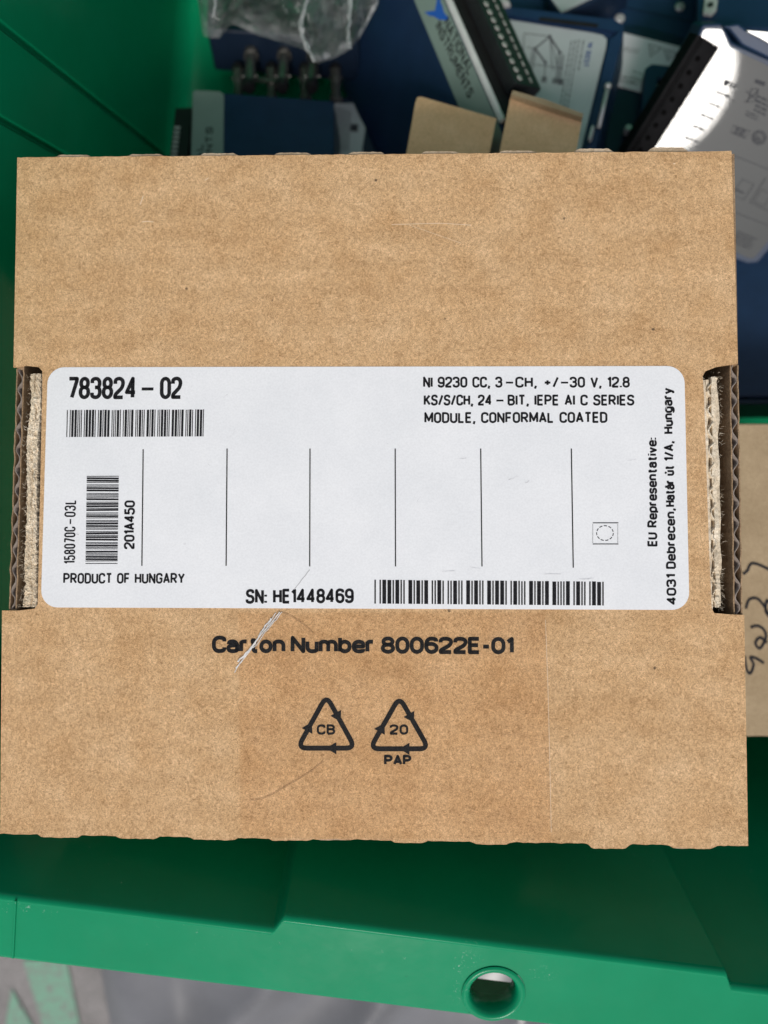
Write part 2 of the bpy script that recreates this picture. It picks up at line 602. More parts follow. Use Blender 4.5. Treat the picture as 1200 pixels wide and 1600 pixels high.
def clear_film(name, haze_, tint, rough, gloss):
    m, nt, b = new_mat(name)
    out = nt.nodes['Material Output']
    nt.nodes.remove(b)
    tr = N(nt, 'ShaderNodeBsdfTransparent')
    tr.inputs[0].default_value = (*tint, 1)
    gl = N(nt, 'ShaderNodeBsdfGlossy')
    gl.inputs['Roughness'].default_value = rough
    gl.inputs[0].default_value = (0.9, 0.9, 0.9, 1)
    df = N(nt, 'ShaderNodeBsdfDiffuse')
    df.inputs[0].default_value = (0.75, 0.76, 0.78, 1)
    m1 = N(nt, 'ShaderNodeMixShader')
    hz = ramp(nt, tex(nt, coords(nt), 60, 4, 0.7), [(0.35, (haze_ * 0.3,) * 3), (0.7, (haze_ * 1.6,) * 3)])
    nt.links.new(hz, m1.inputs[0])
    nt.links.new(tr.outputs[0], m1.inputs[1])
    nt.links.new(df.outputs[0], m1.inputs[2])
    fr = N(nt, 'ShaderNodeFresnel')
    fr.inputs['IOR'].default_value = gloss
    m2 = N(nt, 'ShaderNodeMixShader')
    nt.links.new(fr.outputs[0], m2.inputs[0])
    nt.links.new(m1.outputs[0], m2.inputs[1])
    nt.links.new(gl.outputs[0], m2.inputs[2])
    nt.links.new(m2.outputs[0], out.inputs[0])
    return m


M_BAG = clear_film('clear_bag_film', 0.17, (0.97, 0.98, 0.99), 0.14, 1.55)
M_TAPE = clear_film('clear_tape_film', 0.008, (0.983, 0.967, 0.943), 0.3, 1.12)
M_CREASE = plain('creased_tape_film', (0.72, 0.70, 0.66), 0.3, 0, 0.2, 900)
M_GREYBAG = plain('grey_polythene', (0.14, 0.14, 0.15), 0.33, 0, 0.12, 40, 0.5)


def concrete():
    m, nt, b = new_mat('worn_concrete')
    v = coords(nt)
    c = ramp(nt, tex(nt, v, 30, 8, 0.7), [(0.3, (0.19, 0.178, 0.172)), (0.7, (0.29, 0.272, 0.265))])
    g = ramp(nt, tex(nt, v, 420, 4, 0.7), [(0.35, (0.7, 0.7, 0.7)), (0.65, (1.12, 1.12, 1.12))])
    c = mixc(nt, 1.0, c, g, 'MULTIPLY')
    nt.links.new(c, b.inputs['Base Color'])
    b.inputs['Roughness'].default_value = 0.9
    bump(nt, b, tex(nt, v, 420, 4, 0.7), 0.5, 0.001)
    return m


M_CONC = concrete()


def worn_paint():
    m, nt, b = new_mat('worn_green_paint')
    v = coords(nt)
    w = ramp(nt, tex(nt, v, 320, 5, 0.75), [(0.40, (1, 1, 1)), (0.50, (0, 0, 0))])
    c = mixc(nt, w, (0.17, 0.33, 0.235), (0.20, 0.20, 0.185))
    nt.links.new(c, b.inputs['Base Color'])
    b.inputs['Roughness'].default_value = 0.8
    return m


M_PAINT = worn_paint()

# ------------------------------------------------------------------ ground
bm = bmesh.new()
bmesh.ops.create_grid(bm, x_segments=2, y_segments=2, size=12)
gr = bm_obj('ground', bm, M_CONC)
gr['kind'] = 'structure'


def ground_pt(px, py, z):
    r = ray(px, py)
    return CAM + r * ((z - CAM.z) / r.z)


bm = bmesh.new()
for poly in ([(18, 1545), (60, 1620), (72, 1760), (5, 1760), (8, 1610)], [(36, 1500), (104, 1500), (128, 1620), (170, 1760), (105, 1760), (66, 1600)]):
    vs = [bm.verts.new(ground_pt(x, y, 0.0012)) for x, y in poly]
    bm.faces.new(vs)
bmesh.ops.recalc_face_normals(bm, faces=bm.faces[:])
gm = bm_obj('road_marking', bm, M_PAINT)
gm['kind'] = 'structure'

# ------------------------------------------------------------------ green bin
YAW = math.radians(-8.3)
Z_RIM = CAM.z - 0.183
BO = pt(418, 1450, 1.0)
r_ = ray(430, 1452)
BIN_O = CAM + r_ * ((Z_RIM - CAM.z) / r_.z)           # inner rim edge of the near wall, at its first rib
bx_ = Vector((math.cos(YAW), math.sin(YAW), 0))
by_ = Vector((-math.sin(YAW), math.cos(YAW), 0))


def bin_local(px, py, z):
    p = ground_pt(px, py, z) - BIN_O
    return p.dot(bx_), p.dot(by_)


def bin_matrix():
    m = Matrix.Identity(4)
    for k in range(3):
        m[k][0] = bx_[k]
        m[k][1] = by_[k]
        m[k][2] = (0, 0, 1)[k]
    m.translation = Vector((BIN_O.x, BIN_O.y, 0))
    return m


BX0, BX1 = -0.119, 0.262        # inner left and right walls
BY0, BY1 = 0.0, 0.385           # inner near and far walls
STEP = 0.0045
X_A = bin_local(436, 1436, Z_RIM)[0]
X_B = bin_local(1136, 1545, Z_RIM)[0]

bin_root = thing('storage_bin', 'green plastic storage bin with ribbed walls and a holed rim, holding the cartons and modules', 'bin', bin_matrix())
# inner plan outline, counter-clockwise from the near left corner: (x, y) and the outward direction
plan = []


def near_y(x):
    def s(t):
        t = max(0, min(1, t))
        return t * t * (3 - 2 * t)
    w = 0.0034
    return BY0 + STEP * (s((x - X_A) / w + 0.5) - s((x - X_B) / w + 0.5))


def left_x(y):
    def s(t):
        t = max(0, min(1, t))
        return t * t * (3 - 2 * t)
    k = 0
    for c in (0.216, 0.241):
        k += max(0.0, 1 - ((y - c) / 0.0013) ** 2)
    return BX0 - 0.0016 * k


RC = 0.012


def arc(cx, cy, a0, n=7):
    return [((cx + RC * math.cos(math.radians(a0 + 90 * k / n)), cy + RC * math.sin(math.radians(a0 + 90 * k / n))), (math.cos(math.radians(a0 + 90 * k / n)), math.sin(math.radians(a0 + 90 * k / n)))) for k in range(n + 1)]


def frange(a, b, n):
    return [a + (b - a) * k / n for k in range(n + 1)]


xs = sorted(set(frange(BX0 + RC, BX1 - RC, 60) + frange(X_A - .002, X_A + .002, 12) + frange(X_B - .002, X_B + .002, 12)))
ys = sorted(set(frange(BY0 + RC, BY1 - RC, 60) + [c + d for c in (0.216, 0.241) for d in frange(-.002, .002, 14)]))
plan += arc(BX0 + RC, BY0 + RC, 180)
plan += [((x, near_y(x)), (0, -1)) for x in xs[1:-1]]
plan += arc(BX1 - RC, BY0 + RC, 270)
plan += [((BX1, y), (1, 0)) for y in ys[1:-1]]
plan += arc(BX1 - RC, BY1 - RC, 0)
plan += [((x, BY1), (0, 1)) for x in xs[::-1][1:-1]]
plan += arc(BX0 + RC, BY1 - RC, 90)
plan += [((left_x(y), y), (-1, 0)) for y in ys[::-1][1:-1]]
RIMW = 0.0215
FR = 0.0020
HX, HY = bin_local(771, 1552, Z_RIM)
HR = 0.0070


def strip_mesh(name, rows, mat, parent, thick):
    bm = bmesh.new()
    g = [[bm.verts.new(v) for v in r] for r in rows]
    for i in range(len(g)):
        a, b = g[i], g[(i + 1) % len(g)]
        for k in range(len(a) - 1):
            bm.faces.new((a[k], b[k], b[k + 1], a[k + 1]))
    return bm, g


def q_of(p, n):
    q = p.copy()
    if n.y == -1:
        q.y = BY0
    if n.x == -1:
        q.x = BX0
    return q


rows = []
for (p, n) in plan:
    p, n = Vector(p), Vector(n)
    prof = []
    for k in range(0, 6):
        a = math.radians(90 * k / 5)
        prof.append((p + n * (FR - FR * math.sin(a)), Z_RIM - FR + FR * math.cos(a)))
    for t in (0.15, 0.4, 0.7, 0.93):
        prof.append((p - n * (0.011 * t), Z_RIM - FR - t * (Z_RIM - FR - 0.006)))
    prof.append((p - n * 0.0130, 0.008))
    prof.append((p - n * 0.0170, 0.006))
    rows.append([(v.x, v.y, z) for v, z in prof])
bm, g = strip_mesh('shell', rows, M_GREEN, bin_root, 0)
bm.faces.new([r[-1] for r in g])
bmesh.ops.recalc_face_normals(bm, faces=bm.faces[:])
bm.faces.ensure_lookup_table()
if bm.faces[-1].normal.z < 0:
    bmesh.ops.reverse_faces(bm, faces=bm.faces[:])
shell = bm_obj('wall_shell', bm, M_GREEN, bin_root, True)
sol = shell.modifiers.new('s', 'SOLIDIFY')
sol.thickness = 0.0022
sol.offset = -1
# flat rim with its round hole, and the skirt hanging from its outer edge
cv = bpy.data.curves.new('rim', 'CURVE')
cv.dimensions = '2D'
cv.fill_mode = 'BOTH'
for loop in ([Vector(p) + Vector(n) * FR for p, n in plan], [q_of(Vector(p), Vector(n)) + Vector(n) * (RIMW - 0.0014) for p, n in plan],
             [Vector((HX + (HR + .0024) * math.cos(2 * math.pi * k / 56), HY + (HR + .0024) * math.sin(2 * math.pi * k / 56))) for k in range(56)]):
    sp = cv.splines.new('POLY')
    sp.points.add(len(loop) - 1)
    sp.use_cyclic_u = True
    for i, v in enumerate(loop):
        sp.points[i].co = (v.x, v.y, 0, 1)
ob = bpy.data.objects.new('rim', cv)
COL.objects.link(ob)
dg = bpy.context.evaluated_depsgraph_get()
dg.update()
flat = bpy.data.meshes.new_from_object(ob.evaluated_get(dg))
bpy.data.objects.remove(ob)
bpy.data.curves.remove(cv)
rows = []
for (p, n) in plan:
    p, n = Vector(p), Vector(n)
    q = q_of(p, n)
    e = q + n * RIMW
    prof = []
    for k in range(0, 5):
        a = math.radians(90 * k / 4)
        prof.append((q + n * (RIMW - 0.0014 + 0.0014 * math.sin(a)), Z_RIM - 0.0014 + 0.0014 * math.cos(a)))
    prof.append((e, Z_RIM - 0.012))
    prof.append((e - n * .0022, Z_RIM - 0.012))
    prof.append((e - n * .0022, Z_RIM - 0.0024))
    rows.append([(v.x, v.y, z) for v, z in prof])
bm, g = strip_mesh('rim', rows, M_GREEN, bin_root, 0)
bmesh.ops.recalc_face_normals(bm, faces=bm.faces[:])
for f in bm.faces:
    f.smooth = True
flat.transform(Matrix.Translation((0, 0, Z_RIM)))
bm.from_mesh(flat)
flat.transform(Matrix.Translation((0, 0, -0.0024)))
bm.from_mesh(flat)
bpy.data.meshes.remove(flat)
bm_obj('rim', bm, M_GREEN, bin_root)
# moulded collar round the hole
bm = bmesh.new()
prof = [(HR + .0024, 0.0003), (HR + .0019, 0.0007), (HR + .0010, 0.0007), (HR + .0003, 0.0002), (HR - .0003, -0.0012), (HR - .0004, -0.006), (HR + .0012, -0.006)]
seg = 56
rings = [[bm.verts.new((HX + r * math.cos(2 * math.pi * k / seg), HY + r * math.sin(2 * math.pi * k / seg), Z_RIM + z)) for k in range(seg)] for r, z in prof]
for a, b in zip(rings[:-1], rings[1:]):
    for k in range(seg):
        bm.faces.new((a[k], b[k], b[(k + 1) % seg], a[(k + 1) % seg]))
bmesh.ops.recalc_face_normals(bm, faces=bm.faces[:])
bm_obj('hole_collar', bm, M_GREEN, bin_root, True)
# moulding seam across the rim
bm = bmesh.new()
sx = bin_local(25, 1405, Z_RIM)[0]
add_box(bm, sx - .0003, sx + .0003, -RIMW + .001, -.001, Z_RIM - .0004, Z_RIM + .00045, .0001, 1)
bm_obj('moulding_seam', bm, M_GREEN, bin_root)

# ------------------------------------------------------------------ carton
def camv(x, y, d):
    return CAM + RX * x + UP * y + FW * d


C0 = camv(-0.10408185, 0.10081226, 0.2098994)
C1 = camv(0.0958259, 0.09970835, 0.20392661)
C2 = camv(0.09579375, -0.08838615, 0.19454306)
C3 = camv(-0.104114, -0.08728223, 0.20051585)
CF = plane3(C3, C2, C0)
CT = 0.042                                            # carton depth
carton = thing('carton', 'large brown corrugated carton with a white printed label, filling the middle of the picture', 'carton', CF.mat())
F = CF.loc
MM = 0.001
PX = 0.2 / 1143.0


def ragged_edge(p, q, bumps, amp, sgn):
    """outline points from p to q in photo pixels with shallow tongues (start, end, height in pixels)"""
    out = []
    n = 220
    for k in range(n + 1):
        t = k / n
        x = p[0] + (q[0] - p[0]) * t
        y = p[1] + (q[1] - p[1]) * t
        h = 0
        for a, b, hh in bumps:
            s = min(1, max(0, (x - a) / 7.0)) * min(1, max(0, (b - x) / 7.0))
            h = max(h, hh * s)
        h += amp * noise.noise(Vector((x * 0.06, y * 0.01, 3.1))) + amp * .6 * noise.noise(Vector((x * 0.25, y * 0.01, 9.1)))
        out.append((x, y - sgn * h))
    return out


NOTCH_L = [(21, 574), (40, 571), (60, 573), (66, 580), (66, 610), (64, 700), (62, 800), (60, 900), (59, 944), (54, 951), (30, 954), (3, 954)]
NOTCH_R = [(1163, 961), (1140, 960), (1116, 958), (1112, 950), (1108, 860), (1104, 740), (1100, 620), (1098, 588), (1102, 580), (1120, 573), (1153, 568)]
outline = []
top = ragged_edge((27, 246), (1143, 236), [], 0.9, 1)
outline += top                                       # left to right along the top
right_side = [(1143 + 10 * t * 1.0 + 0.7 * noise.noise(Vector((t * 30, 0, 0))), 235 + (568 - 235) * t) for t in [k / 30 for k in range(1, 30)]]
outline += right_side
outline += [p for p in NOTCH_R[::-1]]
outline += [(1163 + 6 * t + 0.7 * noise.noise(Vector((t * 30, 5, 0))), 961 + (1322 - 961) * t) for t in [k / 30 for k in range(1, 30)]]
bot_bumps = [(-20, 8, -5), (58, 128, 4), (180, 250, 4), (296, 372, 4), (418, 488, 3), (610, 668, 4), (735, 798, 4), (918, 985, 7), (1045, 1120, 5)]
bot = ragged_edge((1169, 1322), (0, 1303), bot_bumps, 1.6, -1)
outline += bot
outline += [(0 + 3 * t + 0.7 * noise.noise(Vector((t * 30, 9, 0))), 1303 + (954 - 1303) * t) for t in [k / 30 for k in range(1, 30)]]
outline += [p for p in NOTCH_L[::-1]]
outline += [(21 + 6 * t + 0.7 * noise.noise(Vector((t * 30, 14, 0))), 574 + (246 - 574) * t) for t in [k / 30 for k in range(1, 30)]]
poly = [F(x, y) for x, y in outline][::-1]
bm = bmesh.new()
lo_ = [bm.verts.new((p.x, p.y, -0.0006)) for p in poly]
hi_ = [bm.verts.new((p.x, p.y, 0.0)) for p in poly]
for k in range(len(poly)):
    bm.faces.new((lo_[k], lo_[(k + 1) % len(poly)], hi_[(k + 1) % len(poly)], hi_[k]))
for a, b, c in tessellate_polygon([[Vector((p.x, p.y, 0)) * 1000 for p in poly]]):
    bm.faces.new((hi_[a], hi_[b], hi_[c]))
    bm.faces.new((lo_[c], lo_[b], lo_[a]))
bmesh.ops.recalc_face_normals(bm, faces=bm.faces[:])
face_obj = bm_obj('front_panel', bm, M_KRAFT, carton)

# side walls under the panel (outer faces a hair inside the panel's outline)
W_, H_ = (C2 - C3).length, (C0 - C3).length
x_l, x_r, y_b, y_t = 0.0002, W_ - 0.0002, 0.0006, H_ - 0.0006
TH = 0.0028
ny0, ny1 = F(10, 952)[1], F(20, 576)[1]
ry0, ry1 = F(1160, 960)[1], F(1152, 570)[1]


def side_wall(name, xo, xi, n0, n1, sgn):
    """left or right wall: full height beside the slot, lower with a fluted edge inside it"""
    bm = bmesh.new()
    for a, b in ((y_b + TH, n0), (n1, y_t - TH)):
        add_box(bm, min(xo, xi), max(xo, xi), a, b, -CT, -0.0007)
    add_box(bm, min(xo, xi), max(xo, xi), n0, n1, -CT, -0.012)
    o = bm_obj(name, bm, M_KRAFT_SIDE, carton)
    # liners and the wavy flute between them, seen end on
    bm = bmesh.new()
    lt = 0.00035
    w = abs(xi - xo)
    nn = 90
    ysl = [n0 + (n1 - n0) * k / nn for k in range(nn + 1)]
    wob = lambda y, s: 0.00012 * noise.noise(Vector((y * 180, s, 0))) + 0.00007 * noise.noise(Vector((y * 900, s, 4)))
    top_ = lambda y, s: -0.0005 + 0.0005 * noise.noise(Vector((y * 300, s, 7)))
    add_wall(bm, [(xo + sgn * lt / 2 + wob(y, 1), y) for y in ysl], lt, -0.012, [top_(y, 1) for y in ysl])
    add_wall(bm, [(xi - sgn * lt / 2 + wob(y, 2), y) for y in ysl], lt, -0.012, [top_(y, 2) - 0.0003 for y in ysl])
    bm_obj('liner', bm, M_KRAFT_SIDE, o)
    bm = bmesh.new()
    per = 0.0056
    nn = 420
    pts = []
    for k in range(nn + 1):
        y = n0 + (n1 - n0) * k / nn
        ph = 2 * math.pi * y / per + 0.5 * noise.noise(Vector((y * 60, sgn, 0)))
        amp = (w / 2 - lt - 0.00012) * (0.97 + 0.12 * noise.noise(Vector((y * 90, 2, sgn))))
        pts.append(((xo + xi) / 2 + amp * math.sin(ph) + wob(y, 3), y))
    add_wall(bm, pts, 0.00024, -0.012, [-0.0007 + 0.0004 * noise.noise(Vector((p[1] * 400, 1, sgn))) for p in pts])
    bm_obj('flute', bm, M_FLUTE, o, True)
    return o


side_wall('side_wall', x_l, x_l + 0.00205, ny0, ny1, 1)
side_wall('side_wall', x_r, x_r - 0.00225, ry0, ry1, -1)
for a, b in ((y_b, y_b + TH), (y_t - TH, y_t)):
    bm = bmesh.new()
    add_box(bm, x_l, x_r, a, b, -CT, -0.0007)
    bm_obj('end_wall', bm, M_KRAFT_SIDE, carton)
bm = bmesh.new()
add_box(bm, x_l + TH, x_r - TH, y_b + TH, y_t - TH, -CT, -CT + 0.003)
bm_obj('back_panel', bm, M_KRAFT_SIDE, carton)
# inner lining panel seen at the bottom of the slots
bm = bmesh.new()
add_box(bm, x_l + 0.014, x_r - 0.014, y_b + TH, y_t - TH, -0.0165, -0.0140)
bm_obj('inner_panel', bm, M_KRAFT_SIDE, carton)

# folded edge tongues along the top and bottom: the cut ends of the end wall
def tongue(x0, x1, y0, h, top_side):
    bm = bmesh.new()
    n = 26
    s = -1 if top_side else 1
    up, lo = [], []
    for k in range(n + 1):
        t = k / n
        x = x0 + (x1 - x0) * t
        e = min(1, t / 0.16) * min(1, (1 - t) / 0.16)
        e = e ** 0.6
        up.append((x, y0 + s * (h + 0.8) * e + 0.9 * noise.noise(Vector((x * .15, y0, 1)))))
        lo.append((x, y0 - s * 1.2))
    pts = [F(*p) for p in up] + [F(*p) for p in lo[::-1]]
    add_poly(bm, pts, -0.0016, -0.0007)
    bmesh.ops.recalc_face_normals(bm, faces=bm.faces[:])
    bm_obj('edge_tongue', bm, M_EDGE, carton)


def top_y(x):
    return 246 - 10 * (x - 27) / 1116


def bot_y(x):
    return 1303 + 19 * x / 1169


for a, b, h in ((84, 143, 4.5), (196, 258, 4.5), (309, 374, 5), (426, 488, 5), (541, 603, 5), (656, 721, 5), (778, 842, 5), (896, 962, 7), (1012, 1078, 8)):
    tongue(a, b, top_y((a + b) / 2), h, True)
for a, b, h in ((60, 126, 5), (182, 248, 5), (300, 368, 5), (490, 556, 3), (612, 666, 4), (738, 795, 4), (918, 985, 9), (1045, 1115, 7)):
    tongue(a, b, bot_y((a + b) / 2) - 1, h, False)


# torn tabs standing in the slots
def torn_tab(spine, widths, seed, wave):
    """spine: photo points from the top down; widths in pixels"""
    rnd = random.Random(seed)
    sp = [F(*p) for p in spine]
    ws = [w * PX * 0.80 for w in widths]
    n = 150

    def at(t):
        f = t * (len(sp) - 1)
        i = min(int(f), len(sp) - 2)
        u = f - i
        u = u * u * (3 - 2 * u)
        return sp[i].lerp(sp[i + 1], f - i), ws[i] * (1 - u) + ws[i + 1] * u
    bm = bmesh.new()
    if wave:
        offs = [(-0.5, 0.24), (-0.30, 0.20), (0.20, 0.26), (0.46, 0.30)]
        for li, (of, tw) in enumerate(offs):
            t0, t1 = rnd.uniform(0, .03), rnd.uniform(.97, 1)
            pts, zs = [], []
            for k in range(n + 1):
                t = t0 + (t1 - t0) * k / n
                c, w = at(t)
                x = c.x + of * w + w * (0.16 * noise.noise(Vector((t * 9, li * 1.3, seed))) + 0.03 * noise.noise(Vector((t * 45, li * 2, seed))))
                pts.append((x, c.y))
                zs.append(-0.0006 + 0.0009 * noise.noise(Vector((t * 14, li * 5.1, seed))) + 0.0003 * noise.noise(Vector((t * 60, li * 7.7, seed))) - 0.0009 * (li % 2))
            add_wall(bm, pts, tw * ws[1] * 1.15, -0.012, zs)
    else:
        nu, nv = 26, 520
        g = []
        for j in range(nv + 1):
            t = j / nv
            c, w = at(t)
            rl = 0.10 * noise.noise(Vector((t * 60, 1.7, seed))) + 0.05 * noise.noise(Vector((t * 230, 1.7, seed)))
            rr = 0.10 * noise.noise(Vector((t * 55, 6.7, seed))) + 0.05 * noise.noise(Vector((t * 210, 6.7, seed)))
            row = []
            for i in range(nu + 1):
                u = i / nu
                x = c.x + w * ((u - .5) * 1.12 + rl * (1 - u) + rr * u)
                cleft = max(0.0, 0.35 - abs(u - 0.55 - 0.22 * noise.noise(Vector((t * 7, 3, seed)))) * 6) * max(0, noise.noise(Vector((t * 16, 8, seed))) + 0.25)
                z = -0.0007 + 0.0006 * noise.noise(Vector((u * 3.5, t * 20, seed))) + 0.00045 * noise.noise(Vector((u * 9, t * 75, seed + 5))) + 0.00025 * noise.noise(Vector((u * 20, t * 300, seed + 9))) - 0.006 * cleft
                if i in (0, nu):
                    z = -0.012
                elif i in (1, nu - 1):
                    z -= 0.0008
                row.append(bm.verts.new((x, c.y, z)))
            g.append(row)
        for j in range(nv):
            for i in range(nu):
                bm.faces.new((g[j][i], g[j + 1][i], g[j + 1][i + 1], g[j][i + 1]))
    o = bm_obj('torn_tab', bm, M_TORN, carton)
    if wave:
        bm = bmesh.new()
        pts, zs = [], []
        m = 420
        for k in range(m + 1):
            t = 0.02 + 0.96 * k / m
            c, w = at(t)
            pts.append((c.x + w * (-0.06 + 0.20 * math.sin(2 * math.pi * c.y / 0.0056) + 0.05 * noise.noise(Vector((t * 40, 1, seed)))), c.y))
            zs.append(-0.0004 + 0.0006 * noise.noise(Vector((t * 90, 4, seed))))
        add_wall(bm, pts, 0.0003, -0.012, zs)
        bm_obj('flute', bm, M_TORN, o, True)
    # loose fibres
    bm = bmesh.new()
    for k in range(900):
        t = rnd.random()
        c, w = at(t)
        of = rnd.choice((-0.58, 0.58, rnd.uniform(-.5, .5)))
        p = Vector((c.x + of * w, c.y, rnd.uniform(-0.0035, 0.0006)))
        d = Vector((of * rnd.uniform(.3, 2.0), rnd.uniform(-1, 1), rnd.uniform(-.2, 1.0))).normalized()
        L = rnd.uniform(0.0003, 0.0014)
        sd = d.cross(Vector((rnd.uniform(-1, 1), rnd.uniform(-1, 1), rnd.uniform(-1, 1)))).normalized() * 0.00004
        mid = p + d * L * .5 + Vector((rnd.uniform(-1, 1), rnd.uniform(-1, 1), rnd.uniform(-1, 1))) * L * .15
        a = [bm.verts.new(q) for q in (p - sd, p + sd, mid + sd * .8, mid - sd * .8)]
        e = bm.verts.new(p + d * L)
        bm.faces.new(a)
        bm.faces.new((a[3], a[2], e))
    bm_obj('paper_fibre', bm, M_TORN, o)


torn_tab([(54, 583), (53, 640), (48, 690), (48, 760), (47, 830), (45, 880), (46, 915), (44, 949)], [21, 22, 24, 21, 22, 26, 23, 30], 11, False)
torn_tab([(1112, 581), (1113, 640), (1114, 700), (1116, 770), (1118, 830), (1118, 890), (1119, 925), (1120, 953)], [27, 26, 24, 23, 21, 20, 20, 18], 23, True)

# ------------------------------------------------------------------ the printed label
ZL = 0.00012
bm = bmesh.new()
corners = [(75, 574), (1069, 572), (1077, 953), (64, 949)]


def quad_rounded(c, r, n=9):
    P = [F(*p) for p in c]
    out = []
    for i in range(4):
        p, a, b = P[i], P[i - 1], P[(i + 1) % 4]
        u, v = (a - p).normalized(), (b - p).normalized()
        for k in range(n + 1):
            t = math.radians(90 * k / n)
            out.append(p + u * r * (1 - math.sin(t)) + v * r * (1 - math.cos(t)))
    return out


add_poly(bm, quad_rounded(corners, 0.0047)[::-1], 0.00003, ZL)
label_o = bm_obj('label', bm, M_LABEL, carton)
ZI = ZL + 0.00005


def T(bm, s, bl, br, h, w=2.6, z=ZI, fr=None, vk=1.0, gap=0.25):
    f = fr or F
    a, b = f(*bl), f(*br)
    k = (b - a).length / math.hypot(br[0] - bl[0], br[1] - bl[1])
    add_text(bm, s, a, b, h * k, z, w * k, vk, gap)


bm = bmesh.new()
B1 = 5.8
T(bm, '783824', (105, 624), (214, 624), 35, B1)
T(bm, '\u2013', (219, 624), (242, 624), 35, B1 * .8)
T(bm, '02', (250, 624), (285, 623.5), 35, B1)
B2 = 3.3
T(bm, 'NI 9230 CC, 3', (661, 606), (785, 606), 17.5, B2)
T(bm, '\u2013', (789, 606), (803, 606), 17.5, 2.8)
T(bm, 'CH, +/', (805, 606), (873, 606), 17.5, B2)
T(bm, '\u2013', (875, 606), (889, 606), 17.5, 2.8)
T(bm, '30 V, 12.8', (890, 606), (984, 606), 17.5, B2)
T(bm, 'KS/S/CH, 24', (662, 634), (769, 634), 17.5, B2)
T(bm, '\u2013', (774, 634), (788, 634), 17.5, 2.8)
T(bm, 'BIT, IEPE AI C SERIES', (793, 634), (991, 634), 17.5, B2)
T(bm, 'MODULE, CONFORMAL COATED', (663, 661.5), (949, 661), 17.5, B2)
T(bm, 'PRODUCT OF HUNGARY', (99, 912), (289, 912), 16.5, B2 * .9)
T(bm, 'SN: HE1448469', (384, 943.5), (553, 942.5), 23, B2 * 1.3)
T(bm, '158070C', (118, 881), (118.5, 823), 18, 2.5, ZI, None, 1.0, 0.36)
T(bm, '\u2013', (118.5, 820), (118.6, 810), 18, 2.2)
T(bm, '03L', (118.6, 808), (119.5, 781), 18, 2.5, ZI, None, 1.0, 0.36)
T(bm, '201A450', (210.5, 858), (211.5, 782), 17, B2)
T(bm, 'EU Representative:', (1027, 854), (1026, 684), 15.5, B2)
T(bm, '4031', (1057, 945), (1056, 897), 15.5, B2)
T(bm, 'Debrecen,', (1056, 889), (1054.5, 794), 15.5, B2)
T(bm, 'Hat\u00e1r \u00fat', (1054.5, 792), (1053, 727), 15.5, B2)
T(bm, '1/A,', (1053, 721), (1052.5, 689), 15.5, B2)
T(bm, 'Hungary', (1052, 678), (1050, 606), 15.5, B2)
bm_obj('lettering', bm, M_INK, label_o)

C39 = {'0': 'nnnwwnwnn', '1': 'wnnwnnnnw', '2': 'nnwwnnnnw', '3': 'wnwwnnnnn', '4': 'nnnwwnnnw', '5': 'wnnwwnnnn', '6': 'nnwwwnnnn', '7': 'nnnwnnwnw', '8': 'wnnwnnwnn', '9': 'nnwwnnwnn',
       'A': 'wnnnnwnnw', 'E': 'wnnnwwnnn', 'H': 'wnnnnwwnn', '-': 'nwnnnnwnw', '*': 'nwnnwnwnn'}


def barcode(s, p0, p1, up, ratio):
    """bars from photo point p0 to p1, their length along the vector up (pixels)"""
    seq = []
    for ch in '*' + s + '*':
        seq += [(k % 2 == 0, ratio if c == 'w' else 1.0) for k, c in enumerate(C39[ch])]
        seq.append((False, 1.0))
    seq = seq[:-1]
    tot = sum(w for _, w in seq)
    bm = bmesh.new()
    x = 0.0
    for on, w in seq:
        if on:
            a, b = x / tot, (x + w * 1.05) / tot
            q = [(p0[0] + (p1[0] - p0[0]) * t, p0[1] + (p1[1] - p0[1]) * t) for t in (a, b)]
            j = random.uniform(-.4, .4)
            pts = [q[0], q[1], (q[1][0] + up[0], q[1][1] + up[1] + j), (q[0][0] + up[0], q[0][1] + up[1] + j)]
            add_poly(bm, [F(*p) for p in pts], ZI)
        x += w
    bmesh.ops.recalc_face_normals(bm, faces=bm.faces[:])
    for f in bm.faces:
        if f.normal.z < 0:
            f.normal_flip()
    bm_obj('barcode', bm, M_INK, label_o)


barcode('783824-02', (104, 683), (318, 682), (1, -42), 2.5)
barcode('201A450', (134, 881), (136, 744), (50, 0), 2.6)
barcode('HE1448469', (585, 943), (943, 946), (0, -37), 2.6)
for (x0, y0, x1, y1) in ((224, 702, 222, 884), (355, 701, 353.5, 884), (484.5, 701, 484, 885), (617.5, 701, 618, 885), (751, 701, 753, 885), (892.5, 701, 895.5, 887)):
    bm = bmesh.new()
    add_stroke(bm, [F(x0 + (x1 - x0) * t, y0 + (y1 - y0) * t) for t in (0, .25, .5, .75, 1)], 1.9 * PX, ZI)
    bm_obj('divider_rule', bm, M_INK, label_o)
bm = bmesh.new()
add_stroke(bm, [F(926, 817), F(966, 817)], 1.4 * PX, ZI)
add_stroke(bm, [F(926, 850), F(966, 850)], 1.4 * PX, ZI)
for k in range(15):
    for x in (926, 965):
        y = 819 + k * 2
        add_stroke(bm, [F(x, y), F(x, y + 1.2)], 0.8 * PX, ZI)
for k in range(11):
    a0 = 2 * math.pi * k / 11
    add_stroke(bm, [F(945 + 13 * math.cos(a0 + j * .13), 833 + 11.5 * math.sin(a0 + j * .13)) for j in range(4)], 1.3 * PX, ZI)
bm_obj('registration_mark', bm, M_INK, label_o)
for f_o in label_o.children:
    for p in f_o.data.polygons:
        pass

